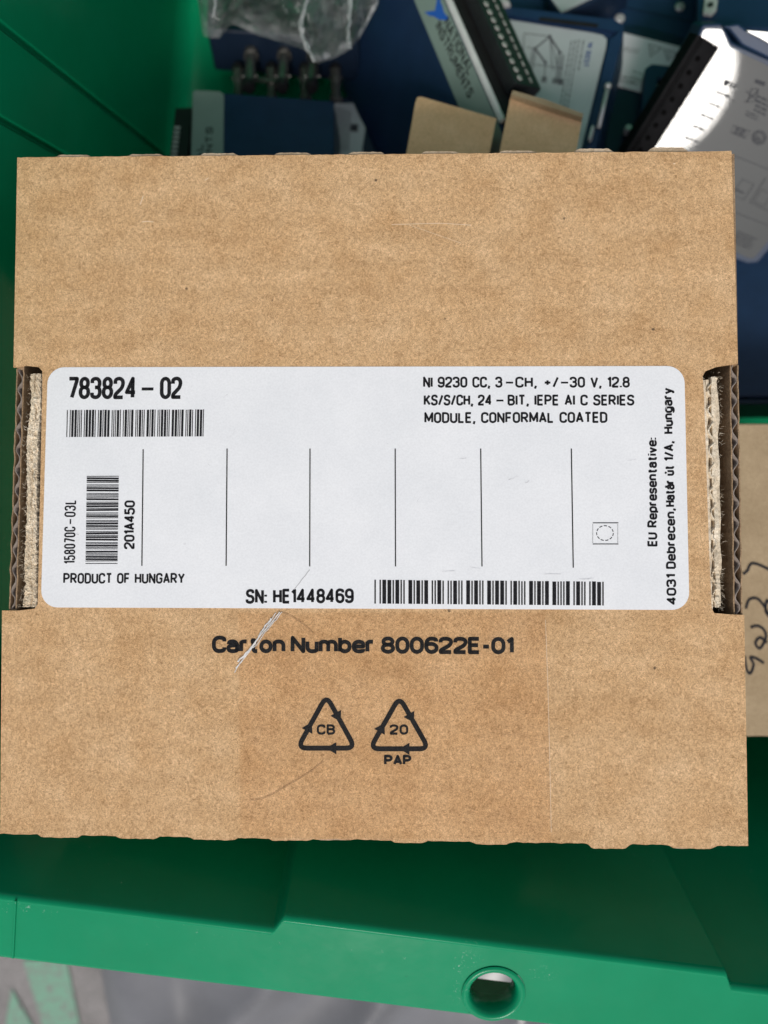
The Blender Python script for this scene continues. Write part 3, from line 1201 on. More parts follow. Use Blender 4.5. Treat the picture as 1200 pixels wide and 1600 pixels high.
# ------------------------------------------------------------------ printing on the board
ZP = 0.00006
bm = bmesh.new()
B3 = 6.2
T(bm, 'Carton', (331, 1020.5), (446, 1020.7), 27, B3, ZP, None, 1.5, 0.19)
T(bm, 'Number', (454, 1020.7), (586, 1021), 27, B3, ZP, None, 1.5, 0.19)
T(bm, '800622E-01', (595, 1021.5), (803, 1022.5), 27, B3, ZP, None, 1.6, 0.20)
bm_obj('lettering', bm, M_PRINT, carton)


def recycle(cx, top, bottom, half, txt, sub):
    bm = bmesh.new()
    w = 7.5 * PX
    A, Bc, Cc = (cx, top), (cx + half, bottom), (cx - half, bottom)

    def corner(p, a, b, r=15):
        p, a, b = Vector(p), Vector(a), Vector(b)
        u, v = (a - p).normalized() * r, (b - p).normalized() * r
        return [tuple((p + u) * (1 - t) ** 2 + p * 2 * t * (1 - t) + (p + v) * t * t) for t in (0, .15, .3, .45, .6, .75, .9, 1)]

    def lerp(p, q, t):
        return (p[0] + (q[0] - p[0]) * t, p[1] + (q[1] - p[1]) * t)
    for p, prev, nxt in ((A, Cc, Bc), (Bc, A, Cc), (Cc, Bc, A)):
        s = lerp(prev, p, 0.44)
        e = lerp(p, nxt, 0.36)
        pts = [s] + corner(p, prev, nxt) + [e]
        add_stroke(bm, [F(*q) for q in pts], w, ZP)
        d = (Vector(nxt) - Vector(p)).normalized()
        nn = Vector((-d.y, d.x))
        tip = Vector(lerp(p, nxt, 0.36)) + d * 13
        base = Vector(lerp(p, nxt, 0.36)) - d * 3
        add_poly(bm, [F(*(base + nn * 9.5)), F(*tip), F(*(base - nn * 9.5))], ZP + 0.00003)
    T(bm, txt, (cx - 15, 1148), (cx + 14, 1148), 16, 3.5, ZP, None, 1.3)
    if sub:
        T(bm, sub, (600, 1196), (643, 1196), 16.5, 4.2, ZP, None, 1.3)
    for f in bm.faces:
        f.normal_update()
        if f.normal.z < 0:
            f.normal_flip()
    bm_obj('recycling_symbol', bm, M_PRINT, carton)


recycle(510, 1087, 1169, 45, 'CB', None)
recycle(624, 1089, 1170, 46, '20', 'PAP')

# clear tape and its crease
bm = bmesh.new()
tp = [(373, 957), (852, 957), (862, 1316), (376, 1308)]
add_poly(bm, [F(*p) for p in tp][::-1], 0.00022)
bm_obj('tape', bm, M_TAPE, carton)
bm = bmesh.new()
for (x0, y0, x1, y1, w, sd) in ((437, 956, 369, 1044, 1.6, 1), (431, 957, 366, 1050, 1.1, 2), (441, 956, 396, 1012, 1.0, 3), (400, 1004, 372, 1034, 2.6, 4), (424, 966, 404, 996, 2.0, 5)):
    pts = []
    for k in range(31):
        t = k / 30
        o = 2.2 * noise.noise(Vector((t * 4, sd * 3.7, 0))) + 0.6 * noise.noise(Vector((t * 17, sd * 3.7, 4)))
        pts.append(F(x0 + (x1 - x0) * t + o, y0 + (y1 - y0) * t + o * .6))
    add_wall(bm, pts, w * PX, 0.00020, [0.00030 + 0.00025 * abs(noise.noise(Vector((k * .4, sd, 2)))) for k in range(31)])
bm_obj('tape_crease', bm, M_CREASE, carton)
# hairs and scratches in the board
M_HAIR = ink('fibre_brown', (0.36, 0.22, 0.11), 0.08)
bm = bmesh.new()
add_stroke(bm, [F(390 + 115 * t, 1250 - 62 * t ** 1.6 + 1.5 * math.sin(9 * t)) for t in [k / 14 for k in range(15)]], 0.8 * PX, 0.00028)
bm_obj('loose_fibre', bm, M_HAIR, carton)
bm = bmesh.new()
add_stroke(bm, [F(433 + 56 * t, 956 + 33 * t ** 1.7) for t in [k / 10 for k in range(11)]], 0.8 * PX, 0.00030)
bm_obj('loose_fibre', bm, M_HAIR, carton)
bm = bmesh.new()
add_stroke(bm, [F(460 + 24 * t + noise.noise(Vector((t * 5, 1, 1))), 921 - 31 * t) for t in [k / 12 for k in range(13)]], 1.3 * PX, ZI + 0.00003)
bm_obj('scuff', bm, plain('scuff_grey', (0.50, 0.50, 0.50), 0.6), label_o)

M_SCR = plain('raised_fibre', (0.78, 0.64, 0.46), 0.9, 0, 0.1, 900, 0.1)
for pts_, w_ in (([(219, 320), (222, 312), (224, 306)], 1.2), ([(222, 347), (230, 346), (240, 347)], 1.1), ([(612, 351), (650, 350), (690, 349), (736, 352)], 0.8), ([(320, 282), (326, 278)], 1.0), ([(852, 968), (856, 1080), (859, 1200), (861, 1300)], 0.7), ([(1052, 256), (1055, 256)], 1.6), ([(640, 352), (720, 380)], 0.5)):
    bm = bmesh.new()
    add_stroke(bm, [F(*p) for p in pts_], w_ * PX, 0.00008 if w_ != 0.7 else 0.00030)
    bm_obj('scratch', bm, M_SCR, carton)
M_SMG = plain('faint_smudge', (0.71, 0.71, 0.72), 0.7, 0, 0.25, 700, 0.2)
for x, y, l, w_, an in ((349, 622, 9, 2.2, 40), (325, 724, 5, 1.2, -50), (715, 717, 14, 2.0, 5), (794, 750, 16, 2.0, 20), (820, 755, 8, 3.0, 30), (652, 784, 9, 0.9, 60), (690, 893, 20, 1.6, 3), (735, 885, 16, 0.9, -15), (850, 897, 26, 1.8, 0), (905, 905, 22, 2.2, 4), (287, 850, 4, 1.5, 0), (120, 835, 3, 2, 0), (1040, 640, 10, 1.2, 75), (600, 690, 8, 0.8, -30), (980, 720, 14, 1.0, 12)):
    bm = bmesh.new()
    ca, sa = math.cos(math.radians(an)), math.sin(math.radians(an))
    add_stroke(bm, [F(x + l * t * ca + 1.3 * noise.noise(Vector((x * .3, t * 4, 1))), y - l * t * sa + 1.3 * noise.noise(Vector((y * .3, t * 4, 7)))) for t in (0, .2, .4, .6, .8, 1)], w_ * 0.6 * PX, ZI + 0.00002)
    bm_obj('smudge', bm, M_SMG, label_o)

# ------------------------------------------------------------------ boxes under the carton
def world_frame(px, py, d, n, right):
    return Frame(pt(px, py, d), Vector(n), Vector(right))


def simple_box(name, label, cat, fr, rect, depth, mat, bev=0.0006, top_mat=None, group=None):
    """cardboard box whose top face lies in the frame's plane; rect in the frame's own metres"""
    x0, x1, y0, y1 = rect
    root = thing(name, label, cat, fr.mat(), group)
    t = 0.0016
    bm = bmesh.new()
    add_box(bm, x0, x1, y0, y1, -t, 0, bev)
    bm_obj('lid', bm, mat, root)
    bm = bmesh.new()
    add_box(bm, x0 + .0004, x1 - .0004, y0 + .0004, y1 - .0004, -depth, -t - .0002, bev)
    bm_obj('side_wall', bm, mat, root)
    return root


fr = world_frame(1240, 900, 0.262, (0.02, 0.10, 1), (1, 0.0, 0))
a, b = fr.loc(1140, 662), fr.loc(1300, 1150)
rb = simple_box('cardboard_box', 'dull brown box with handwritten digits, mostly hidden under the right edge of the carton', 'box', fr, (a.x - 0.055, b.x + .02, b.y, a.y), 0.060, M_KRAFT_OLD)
bm = bmesh.new()


def scribble(pts, w=4.2):
    q = [Vector(p) for p in pts]
    out = []
    for i in range(len(q) - 1):
        p0, p1, p2, p3 = q[max(i - 1, 0)], q[i], q[i + 1], q[min(i + 2, len(q) - 1)]
        for k in range(6):
            t = k / 6
            out.append(0.5 * ((2 * p1) + (p2 - p0) * t + (2 * p0 - 5 * p1 + 4 * p2 - p3) * t * t + (3 * p1 - p0 - 3 * p2 + p3) * t ** 3))
    out.append(q[-1])
    add_stroke(bm, [fr.loc(*p) for p in out], w * PX * 1.25, 0.0003)


scribble([(1160, 897), (1167, 892), (1173, 881), (1184, 882), (1202, 890)])                         # 7
scribble([(1165, 951), (1170, 937), (1182, 935), (1193, 946), (1200, 958), (1206, 950), (1198, 938), (1196, 955), (1204, 966)])     # 3
scribble([(1172, 980), (1184, 978), (1194, 985), (1196, 997), (1187, 1013), (1180, 1005), (1187, 996), (1198, 1004)])              # 2
scribble([(1163, 1025), (1166, 1045), (1172, 1052), (1177, 1038), (1172, 1027), (1182, 1029), (1193, 1036)])                       # 9
bm_obj('handwriting', bm, M_PEN, rb)

fr = world_frame(0, 740, 0.268, (-0.02, 0.06, 1), (0.83, 0.56, 0))
a, b = fr.loc(20, 519), fr.loc(-20, 930)
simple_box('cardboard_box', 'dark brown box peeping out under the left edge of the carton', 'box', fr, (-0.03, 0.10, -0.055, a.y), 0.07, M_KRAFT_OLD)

# two small kraft boxes beyond the carton
BOXG = 'small plain kraft boxes standing beyond the carton'


def quad_frame(a, b, c):
    return plane3(pt(*a), pt(*b), pt(*c))


fr = quad_frame((633, 240, 0.262), (765, 243, 0.262), (655, 150, 0.268))
L = fr.loc
pl = [L(633, 250), L(624, 285), L(756, 285), L(764, 243), L(776, 185), L(658, 151), L(652, 152), L(649, 160)]
root = thing('small_box', 'small plain kraft box with rounded corner, left of the pair beyond the carton', 'box', fr.mat(), BOXG)
bm = bmesh.new()
add_poly(bm, pl, -0.0015, 0)
bmesh.ops.recalc_face_normals(bm, faces=bm.faces[:])
bm_obj('lid', bm, M_KRAFT_SMALL, root)
bm = bmesh.new()
cx = sum((p for p in pl), Vector((0, 0))) / len(pl)
add_poly(bm, [cx + (p - cx) * 0.985 for p in pl], -0.05, -0.0017)
bmesh.ops.recalc_face_normals(bm, faces=bm.faces[:])
bm_obj('side_wall', bm, M_KRAFT_SMALL, root)

fr = quad_frame((780, 240, 0.258), (905, 243, 0.258), (797, 153, 0.264))
L = fr.loc
pl = [L(778, 250), L(772, 285), L(892, 285), L(898, 250), L(909, 190), L(797, 154)]
root = thing('small_box', 'small plain kraft box with a raised lid lip, right of the pair beyond the carton', 'box', fr.mat(), BOXG)
bm = bmesh.new()
add_poly(bm, pl, -0.0015, 0)
bmesh.ops.recalc_face_normals(bm, faces=bm.faces[:])
bm_obj('lid', bm, M_KRAFT_SMALL, root)
bm = bmesh.new()
cx = sum((p for p in pl), Vector((0, 0))) / len(pl)
add_poly(bm, [cx + (p - cx) * 0.985 for p in pl], -0.05, -0.0017)
bmesh.ops.recalc_face_normals(bm, faces=bm.faces[:])
bm_obj('side_wall', bm, M_KRAFT_SMALL, root)
bm = bmesh.new()
add_poly(bm, [L(797, 155), L(908, 191), L(909, 185), L(850, 163), L(800, 149)], 0.0002, 0.0022)
bmesh.ops.recalc_face_normals(bm, faces=bm.faces[:])
bm_obj('lid_lip', bm, M_KRAFT_OLD, root)

# ------------------------------------------------------------------ modules
def slab(name, pts, z0, z1, mat, parent, bev=0.0008, smooth=True):
    """solid plate with an outline in the frame's plane and softened edges"""
    bm = bmesh.new()
    add_poly(bm, pts, z0, z1)
    bmesh.ops.recalc_face_normals(bm, faces=bm.faces[:])
    if bev:
        bmesh.ops.bevel(bm, geom=bm.edges[:], offset=bev, segments=2, affect='EDGES', profile=0.5, clamp_overlap=True)
    return bm_obj(name, bm, mat, parent)


def faceup(bm):
    for f in bm.faces:
        f.normal_update()
        if f.normal.z < 0:
            f.normal_flip()


def rows_of_print(bm, L, p0, p1, step, n, z, w=1.6, seed=0, ragged=0.35):
    """small print too fine to read: rows of short dashes from p0 to p1, repeated along step"""
    rnd = random.Random(seed)
    for k in range(n):
        a = Vector((p0[0] + step[0] * k, p0[1] + step[1] * k))
        b = Vector((p1[0] + step[0] * k, p1[1] + step[1] * k))
        end = 1 - ragged * rnd.random()
        t = 0
        ln = (b - a).length
        while t < end:
            d = rnd.uniform(3, 9) / ln
            e = min(end, t + d)
            q0, q1 = a.lerp(b, t), a.lerp(b, e)
            add_stroke(bm, [L(*q0), L(*q1)], w * PX * 1.4, z)
            t = e + 2.0 / ln


G_MOD = 'blue electronic modules heaped in the bin'

# --- the module with the eagle strip, standing on end
fr = quad_frame((781, 190, 0.272), (699, 0, 0.282), (575, 238, 0.335))
fr = plane3(pt(699, 0, 0.282), pt(781, 190, 0.272), pt(575, 238, 0.335))
if fr.ez.dot(CAM - fr.o) < 0:
    fr = Frame(fr.o, -fr.ez, fr.ex)
L = fr.loc
root = thing('input_module', 'navy module standing on end, its sage strip carrying a blue bird emblem', 'module', fr.mat(), G_MOD)
body_pts = [L(655, -100), L(699 + 4, 8), L(779, 186), L(800, 235), L(820, 285), L(598, 290), L(575, 238), L(519, 96), L(478, -10), L(430, -120)]
slab('body', body_pts, -0.0215, 0, M_NAVY, root, 0.0007)
# strip
strip_pts = [L(609, -100), L(648, 0), L(713, 156), L(760, 268), L(806, 268), L(776, 186), L(694, 0), L(652, -100)]
bm = bmesh.new()
add_poly(bm, strip_pts, 0.00005, 0.0003)
bmesh.ops.recalc_face_normals(bm, faces=bm.faces[:])
sp = bm_obj('front_strip', bm, M_SAGE, root)
bm = bmesh.new()
zi = 0.0004
T(bm, 'NATIONAL', (694, 38), (733, 120), 13, 2.2, zi, L)
T(bm, 'INSTRUMENTS', (681, 43), (733, 156), 13, 2.2, zi, L)
faceup(bm)
bm_obj('lettering', bm, M_INK, sp)
bm = bmesh.new()
for poly_ in ([(684, -1), (692, 8), (695, 20), (703, 29), (697, 32), (687, 31), (679, 26), (681, 16)], [(681, 17), (664, 19), (672, 25), (680, 26)], [(690, 8), (689, -6), (684, -14), (683, -1)]):
    add_poly(bm, [L(*p) for p in poly_], zi)
faceup(bm)
bm_obj('emblem', bm, M_LOGO_BLUE, sp)
# bright front bezel edge
bm = bmesh.new()
e0, e1 = L(652, -108), L(784, 192)
d_ = (e1 - e0).normalized()
n_ = Vector((-d_.y, d_.x))
if (L(720, 40) - L(690, 40)).dot(n_) < 0:
    n_ = -n_
q = [e0 - n_ * 0.0006, e1 - n_ * 0.0006, e1 + n_ * 0.0016, e0 + n_ * 0.0016]
add_poly(bm, q, -0.0010, 0.0010)
bmesh.ops.recalc_face_normals(bm, faces=bm.faces[:])
bmesh.ops.bevel(bm, geom=bm.edges[:], offset=0.0004, segments=2, affect='EDGES')
bm_obj('front_bezel', bm, M_RIM_METAL, root)
# front face and terminal connector: runs along the edge, faces away from the strip
ex2 = fr.ex * d_.x + fr.ey * d_.y
nz2 = fr.ex * n_.x + fr.ey * n_.y
fo = fr.o + fr.ex * e0.x + fr.ey * e0.y + nz2 * 0.0016
LEN = (e1 - e0).length
# a local transform for this end face: x along the edge, y down through the thickness, z outwards
m_end = Matrix.Identity(4)
dn = -fr.ez
for k in range(3):
    m_end[k][0], m_end[k][1], m_end[k][2] = ex2[k], dn[k], nz2[k]
m_end.translation = fo
m_loc = fr.mat().inverted() @ m_end


def end_obj(name, bm, mat, parent):
    bm.transform(m_loc)
    bmesh.ops.recalc_face_normals(bm, faces=bm.faces[:])
    return bm_obj(name, bm, mat, parent)


bm = bmesh.new()
add_box(bm, 0, LEN, 0.0012, 0.0210, -0.001, 0.0003, 0.0003)
end_obj('front_plate', bm, M_CHAR, root)
bm = bmesh.new()
add_box(bm, 0.004, LEN - 0.0115, 0.0062, 0.0205, 0.0005, 0.0062, 0.0006)
tb = end_obj('terminal_block', bm, M_BLACK, root)
bm = bmesh.new()
bs = bmesh.new()
x = LEN - 0.0145
k = 0
while x > 0.008 and k < 18:
    add_lathe(bm, (x, 0.0098, 0.0060), (x, 0.0098, 0.0075), [(0, .00125), (.0004, .00125), (.0006, .0011)], 18)
    add_box(bs, x - .0011, x + .0011, 0.0152, 0.0161, 0.0060, 0.0066)
    x -= 0.00381
    k += 1
end_obj('terminal_screw', bm, M_MATT_METAL, tb)
end_obj('wire_clamp', bs, M_MATT_METAL, tb)

# --- the module near the left wall, lying flat, its strip on the left
fr = quad_frame((303, 240, 0.300), (520, 240, 0.296), (303, 143, 0.306))
L = fr.loc
root = thing('input_module', 'navy module lying flat beside the left wall, pale strip on its left end', 'module', fr.mat(), G_MOD)
slab('body', [L(300, 140), L(298, 400), L(522, 400), L(521, 156), L(440, 150)], -0.022, -0.0004, M_NAVY, root, 0.0008)
bm = bmesh.new()
r = 5
add_poly(bm, [L(*p) for p in ((302, 146), (306, 142), (344, 144), (350, 149), (349, 260), (346, 400), (296, 400), (299, 240))], -0.0003, 0.0003)
bmesh.ops.recalc_face_normals(bm, faces=bm.faces[:])
sp = bm_obj('front_strip', bm, M_SAGE, root)
bm = bmesh.new()
T(bm, 'NATIONAL', (317, 330), (318, 226), 10, 1.8, 0.0004, L)
T(bm, 'INSTRUMENTS', (332, 345), (333, 199), 10, 1.8, 0.0004, L)
faceup(bm)
bm_obj('lettering', bm, M_INK, sp)
bm = bmesh.new()
a, b = L(300, 146), L(292, 400)
x1 = a.x - 0.0003
add_box(bm, x1 - 0.0075, x1, b.y, a.y - 0.004, -0.020, -0.003, 0.0006)
tb = bm_obj('terminal_block', bm, M_BLACK, root)
bm = bmesh.new()
for k in range(14):
    yy = L(295, 192)[1] - k * 0.0022
    add_box(bm, x1 - 0.0066, x1 - 0.0042, yy - .0006, yy + .0006, -0.0030, -0.0026)
bm_obj('terminal_mark', bm, M_STEEL, tb)

# --- grey-labelled module end between those two
fr = quad_frame((524, 240, 0.325), (575, 240, 0.325), (524, 160, 0.327))
L = fr.loc
root = thing('input_module', 'dark module with a scuffed grey label, wedged beside the flat navy module', 'module', fr.mat(), G_MOD)
slab('body', [L(516, 150), L(512, 330), L(600, 330), L(590, 240), L(560, 175), L(550, 152)], -0.02, 0, M_NAVY_DARK, root, 0.0008)
bm = bmesh.new()
add_poly(bm, [L(*p) for p in ((523, 162), (520, 300), (568, 300), (566, 232), (571, 200), (562, 184), (552, 162))], 0.0001, 0.0003)
bmesh.ops.recalc_face_normals(bm, faces=bm.faces[:])
sp = bm_obj('rating_label', bm, M_SILVER, root)
bm = bmesh.new()
for k in range(7):
    add_stroke(bm, [L(527 + k * 3.4, 168 + k), L(525 + k * 3.2, 236)], 1.6 * PX, 0.0004)
add_poly(bm, [L(*p) for p in ((548, 194), (560, 195), (559, 207), (547, 206))], 0.0004)
faceup(bm)
bm_obj('fine_print', bm, M_LINE, sp)

# --- BNC modules under and below the bag
def bnc(parent, p, q, r):
    """metal coaxial socket from base p to tip q (in the parent's frame)"""
    bm = bmesh.new()
    d = (Vector(q) - Vector(p)).length
    add_lathe(bm, p, q, [(0, r * 1.25), (d * .12, r * 1.25), (d * .13, r * .92), (d * .50, r * .92), (d * .52, r * 1.0), (d * .84, r * 1.0), (d * .85, r * .9)])
    o = bm_obj('coaxial_socket', bm, M_DULL, parent, False)
    bm = bmesh.new()
    pv, qv = Vector(p), Vector(q)
    u = (qv - pv).normalized()
    add_lathe(bm, pv + u * d * .855, qv, [(0, r * 1.08), (d * .07, r * 1.12), (d * .145, r * .95)])
    bm_obj('socket_ring', bm, M_BLACK, o)
    bm = bmesh.new()
    side = u.cross(Vector((0, 0, 1))).normalized()
    add_cyl(bm, pv + u * d * .66 - side * r * 1.25, pv + u * d * .66 + side * r * 1.25, r * .2, None, 10)
    bm_obj('bayonet_pin', bm, M_DULL, o)


G_BNC = 'coaxial socket modules under the clear bag'
fr = quad_frame((320, 60, 0.318), (560, 60, 0.318), (320, 0, 0.330))
L = fr.loc
root = thing('socket_module', 'dark module under the clear bag with coaxial sockets hanging towards the carton', 'module', fr.mat(), G_BNC)
slab('body', [L(322, 44), L(560, 62), L(575, -110), L(330, -120)], -0.019, 0, M_NAVY_DARK, root, 0.001)
for x in (384, 437, 484):
    p0, p1 = L(x + 4, 52), L(x, 112)
    bnc(root, (p0.x, p0.y, -0.0085), (p1.x, p1.y, -0.0075), 0.0026)
fr = quad_frame((355, 180, 0.330), (545, 180, 0.330), (355, 120, 0.334))
L = fr.loc
root = thing('socket_module', 'dark module behind the flat navy one with coaxial sockets pointing up at the bag', 'module', fr.mat(), G_BNC)
slab('body', [L(352, 172), L(540, 176), L(536, 260), L(350, 260)], -0.019, 0, M_NAVY_DARK, root, 0.001)
for x in (376, 427, 479, 526):
    p0, p1 = L(x, 170), L(x - 1, 116)
    bnc(root, (p0.x, p0.y, 0.004), (p1.x, p1.y, 0.005), 0.0024)
bm = bmesh.new()
add_poly(bm, [L(*p) for p in ((392, 140), (450, 143), (453, 149), (392, 147))], 0.0065, 0.0075)
bmesh.ops.recalc_face_normals(bm, faces=bm.faces[:])
bm_obj('metal_plate', bm, M_DULL, root)

# --- module with the wiring diagram label
fr = quad_frame((905, 235, 0.292), (948, 66, 0.294), (784, 30, 0.308))
fr = plane3(pt(905, 235, 0.292), pt(948, 66, 0.294), pt(784, 30, 0.308))
if fr.ez.dot(CAM - fr.o) < 0:
    fr = Frame(fr.o, -fr.ez, fr.ex)
L = fr.loc
root = thing('input_module', 'navy framed module with a silver wiring diagram label, behind the small kraft boxes', 'module', fr.mat(), G_MOD)
slab('body', [L(745, 12), L(770, 10), L(960, 33), L(975, 42), L(972, 62), L(930, 235), L(915, 300), L(820, 300), L(795, 180)], -0.021, -0.0012, M_NAVY, root, 0.0008)
# raised frame
bm = bmesh.new()
for q in ([(770, 10), (960, 33), (975, 42), (968, 52), (940, 47), (784, 24)], [(975, 42), (972, 62), (930, 235), (915, 300), (904, 300), (916, 235), (952, 66), (966, 53)]):
    add_poly(bm, [L(*p) for p in q], -0.0012, 0.0008)
bmesh.ops.recalc_face_normals(bm, faces=bm.faces[:])
bm_obj('frame', bm, M_NAVY, root)
bm = bmesh.new()
add_poly(bm, [L(*p) for p in ((784, 28), (925, 50), (942, 54), (948, 60), (947, 72), (906, 240), (890, 300), (820, 300), (800, 160))], -0.0010, -0.0004)
bmesh.ops.recalc_face_normals(bm, faces=bm.faces[:])
lb = bm_obj('diagram_label', bm, M_SILVER, root)
z = -0.0003
bm = bmesh.new()


def wire(*pts, w=1.2):
    add_stroke(bm, [L(*p) for p in pts], w * PX * 1.4, z)


wire((819, 51), (859, 56)); wire((819, 51), (816, 100)); wire((823, 73), (836, 75))
wire((859, 56), (836, 75), w=2.6); wire((859, 56), (875, 81), w=2.6); wire((836, 75), (852, 97), w=2.6)
for k in range(4):
    wire((872 + k * 3, 82 + k), (868 + k * 2.5, 130))
for k in range(3):
    wire((832 + k * 3, 76 + k), (826 + k * 2.5, 112))
wire((859, 58), (862, 95), (864, 110)); wire((860, 58), (870, 100))
wire((852, 98), (850, 124)); wire((835, 100), (878, 106))
for x, y in ((859, 56), (875, 81), (836, 75), (852, 97)):
    add_poly(bm, [L(x + 2.6 * math.cos(a), y + 2.6 * math.sin(a)) for a in [k * .785 for k in range(8)]], z + .00004)
for x0, y0 in ((847, 119), (864, 121), (873, 123)):
    for k in range(4):
        wire((x0 + k * 2.2, y0), (x0 + k * 2.2 - .6, y0 + 9), w=1.4)
rows_of_print(bm, L, (912, 62), (899, 135), (-4.6, -1), 1, z, 1.8, 2)
rows_of_print(bm, L, (905, 61), (885, 175), (-6, 1), 3, z, 1.7, 3, 0.15)
rows_of_print(bm, L, (800, 45), (808, 130), (4, 1), 2, z, 0.9, 5, 0.3)
faceup(bm)
bm_obj('diagram_print', bm, M_LINE, lb)
bm = bmesh.new()
T(bm, 'NI 9237', (919, 66), (911, 103), 7.5, 1.5, z, L)
faceup(bm)
bm_obj('lettering', bm, M_LINE_BLUE, lb)
bm = bmesh.new()
add_poly(bm, [L(*p) for p in ((845, 30), (935, 41), (933, 46), (842, 35))], 0.0009, 0.0013)
bmesh.ops.recalc_face_normals(bm, faces=bm.faces[:])
bm_obj('name_plate', bm, M_CHAR, root)
slab('steel_hook', [L(779, 3), L(796, 6), L(799, 14), L(786, 16), L(777, 11)], 0.0, 0.003, M_STEEL, root, 0.0008)
# steel latch on its edge
bm = bmesh.new()
add_cyl(bm, (*L(950, 142), 0.0024), (*L(935, 206), 0.0024), 0.0009, None, 12)
bmesh.ops.create_uvsphere(bm, u_segments=12, v_segments=8, radius=0.0014, matrix=Matrix.Translation((*L(950, 141), 0.0024)))
bm_obj('latch_pin', bm, M_STEEL, root, True)
bm = bmesh.new()
a, b = L(918, 228), L(930, 205)
add_box(bm, min(a.x, b.x), max(a.x, b.x), min(a.y, b.y), max(a.y, b.y), 0.001, 0.0045, 0.0010)
lt = bm_obj('latch_block', bm, M_STEEL, root)

# --- module with the warning triangles, further back
fr = quad_frame((950, 135, 0.316), (1040, 150, 0.314), (968, 48, 0.322))
L = fr.loc
root = thing('input_module', 'navy module with two warning triangles on its pale label, behind the diagram module', 'module', fr.mat(), G_MOD)
slab('body', [L(968, 40), L(930, 330), L(1080, 330), L(1110, 120), L(1115, 68), L(1000, 38)], -0.02, -0.0005, M_NAVY_DARK, root, 0.0008)
bm = bmesh.new()
add_poly(bm, [L(*p) for p in ((967, 50), (1060, 73), (1075, 74), (1060, 160), (948, 130))], -0.0003, 0.0002)
bmesh.ops.recalc_face_normals(bm, faces=bm.faces[:])
lb = bm_obj('warning_label', bm, M_LILAC, root)
bm = bmesh.new()
z = 0.0003
for tri in ([(1014, 70), (1033, 76), (1016, 89)], [(1037, 78), (1057, 84), (1043, 95)]):
    c = Vector((sum(p[0] for p in tri) / 3, sum(p[1] for p in tri) / 3))
    add_stroke(bm, [L(*p) for p in tri], 3.0 * PX * 1.4, z, True)
    add_stroke(bm, [L(c.x - 2, c.y - 3), L(c.x + 1, c.y - 1), L(c.x - 2, c.y), L(c.x - 1, c.y + 4)], 1.6 * PX * 1.4, z)
rows_of_print(bm, L, (967, 74), (1001, 80), (-1, 4), 2, z, 1.6, 11, 0.1)
rows_of_print(bm, L, (957, 98), (967, 101), (0, 3.5), 3, z, 2.2, 12, 0.05)
rows_of_print(bm, L, (988, 112), (1004, 117), (-2, 8), 3, z, 2.0, 13, 0.05)
rows_of_print(bm, L, (955, 116), (1000, 128), (-1, 6), 2, z, 2.4, 14, 0.2)
faceup(bm)
bm_obj('fine_print', bm, M_LINE, lb)
# a blue clip with a steel tongue lying on it
fr = quad_frame((1004, 200, 0.305), (1060, 200, 0.303), (1008, 100, 0.310))
L = fr.loc
root = thing('input_module', 'navy module seen edge on with a steel tongue, left of the black connector', 'module', fr.mat(), G_MOD)
slab('body', [L(1008, 106), L(1018, 99), L(1062, 104), L(1080, 118), L(1050, 330), L(990, 330)], -0.018, -0.003, M_NAVY_DARK, root, 0.0008)
slab('frame', [L(1008, 106), L(1018, 99), L(1066, 104), L(1064, 119), L(1028, 122), L(1012, 260), L(993, 260)], -0.0028, 0, M_NAVY, root, 0.0006)
slab('steel_tongue', [L(1027, 128), L(1044, 129), L(1038, 160), L(1022, 166)], -0.0026, -0.001, M_STEEL, root, 0.0004)
bm = bmesh.new()
add_lathe(bm, (*L(983, 197), -0.004), (*L(983, 197), 0.0), [(0, .0018), (.002, .0018), (.0035, .0012)])
bm_obj('screw', bm, M_STEEL, root)

# --- big navy module along the top right edge
fr = quad_frame((900, 60, 0.328), (1130, 60, 0.322), (960, -60, 0.332))
L = fr.loc
root = thing('input_module', 'large plain navy module along the top edge, behind the triangles label', 'module', fr.mat(), G_MOD)
slab('body', [L(790, 10), L(780, -160), L(1090, -160), L(1112, 0), L(1100, 82), L(1060, 70), L(960, 44), L(800, 40)], -0.02, 0, M_NAVY, root, 0.001)
bm = bmesh.new()
add_stroke(bm, [L(840, -20), L(940, 4), L(1050, 28), L(1092, 38)], 0.0007, 0.0003)
bm_obj('case_seam', bm, M_NAVY_DARK, root)
for sx_, sy_ in ((968, 30), (1062, 12)):
    bm = bmesh.new()
    c = L(sx_, sy_)
    add_lathe(bm, (c.x, c.y, 0.0), (c.x, c.y, 0.0012), [(0, .0021), (.0008, .0021), (.0012, .0015)], 20)
    bm_obj('screw', bm, M_STEEL, root)
fr = quad_frame((1080, 50, 0.296), (1200, 50, 0.285), (1090, -60, 0.306))
L = fr.loc
root = thing('input_module', 'navy module in the top right corner with a holed steel lug', 'module', fr.mat(), G_MOD)
slab('body', [L(1090, -10), L(1098, -140), L(1330, -140), L(1330, 46), L(1205, 46), L(1100, 42), L(1090, 35)], -0.02, 0, M_NAVY, root, 0.001)
bm = bmesh.new()
add_poly(bm, [L(*p) for p in ((1101, 3), (1112, 0), (1121, 4), (1119, 20), (1111, 29), (1098, 27))], 0.0003, 0.002)
bmesh.ops.recalc_face_normals(bm, faces=bm.faces[:])
bmesh.ops.bevel(bm, geom=bm.edges[:], offset=0.0003, segments=2, affect='EDGES')
lug = bm_obj('steel_lug', bm, M_STEEL, root)
bm = bmesh.new()
c = L(1109, 15)
add_lathe(bm, (c.x, c.y, 0.0019), (c.x, c.y, 0.003), [(0, .0013), (.0003, .0013)], 20)
bm_obj('lug_hole', bm, M_BLACK, lug)

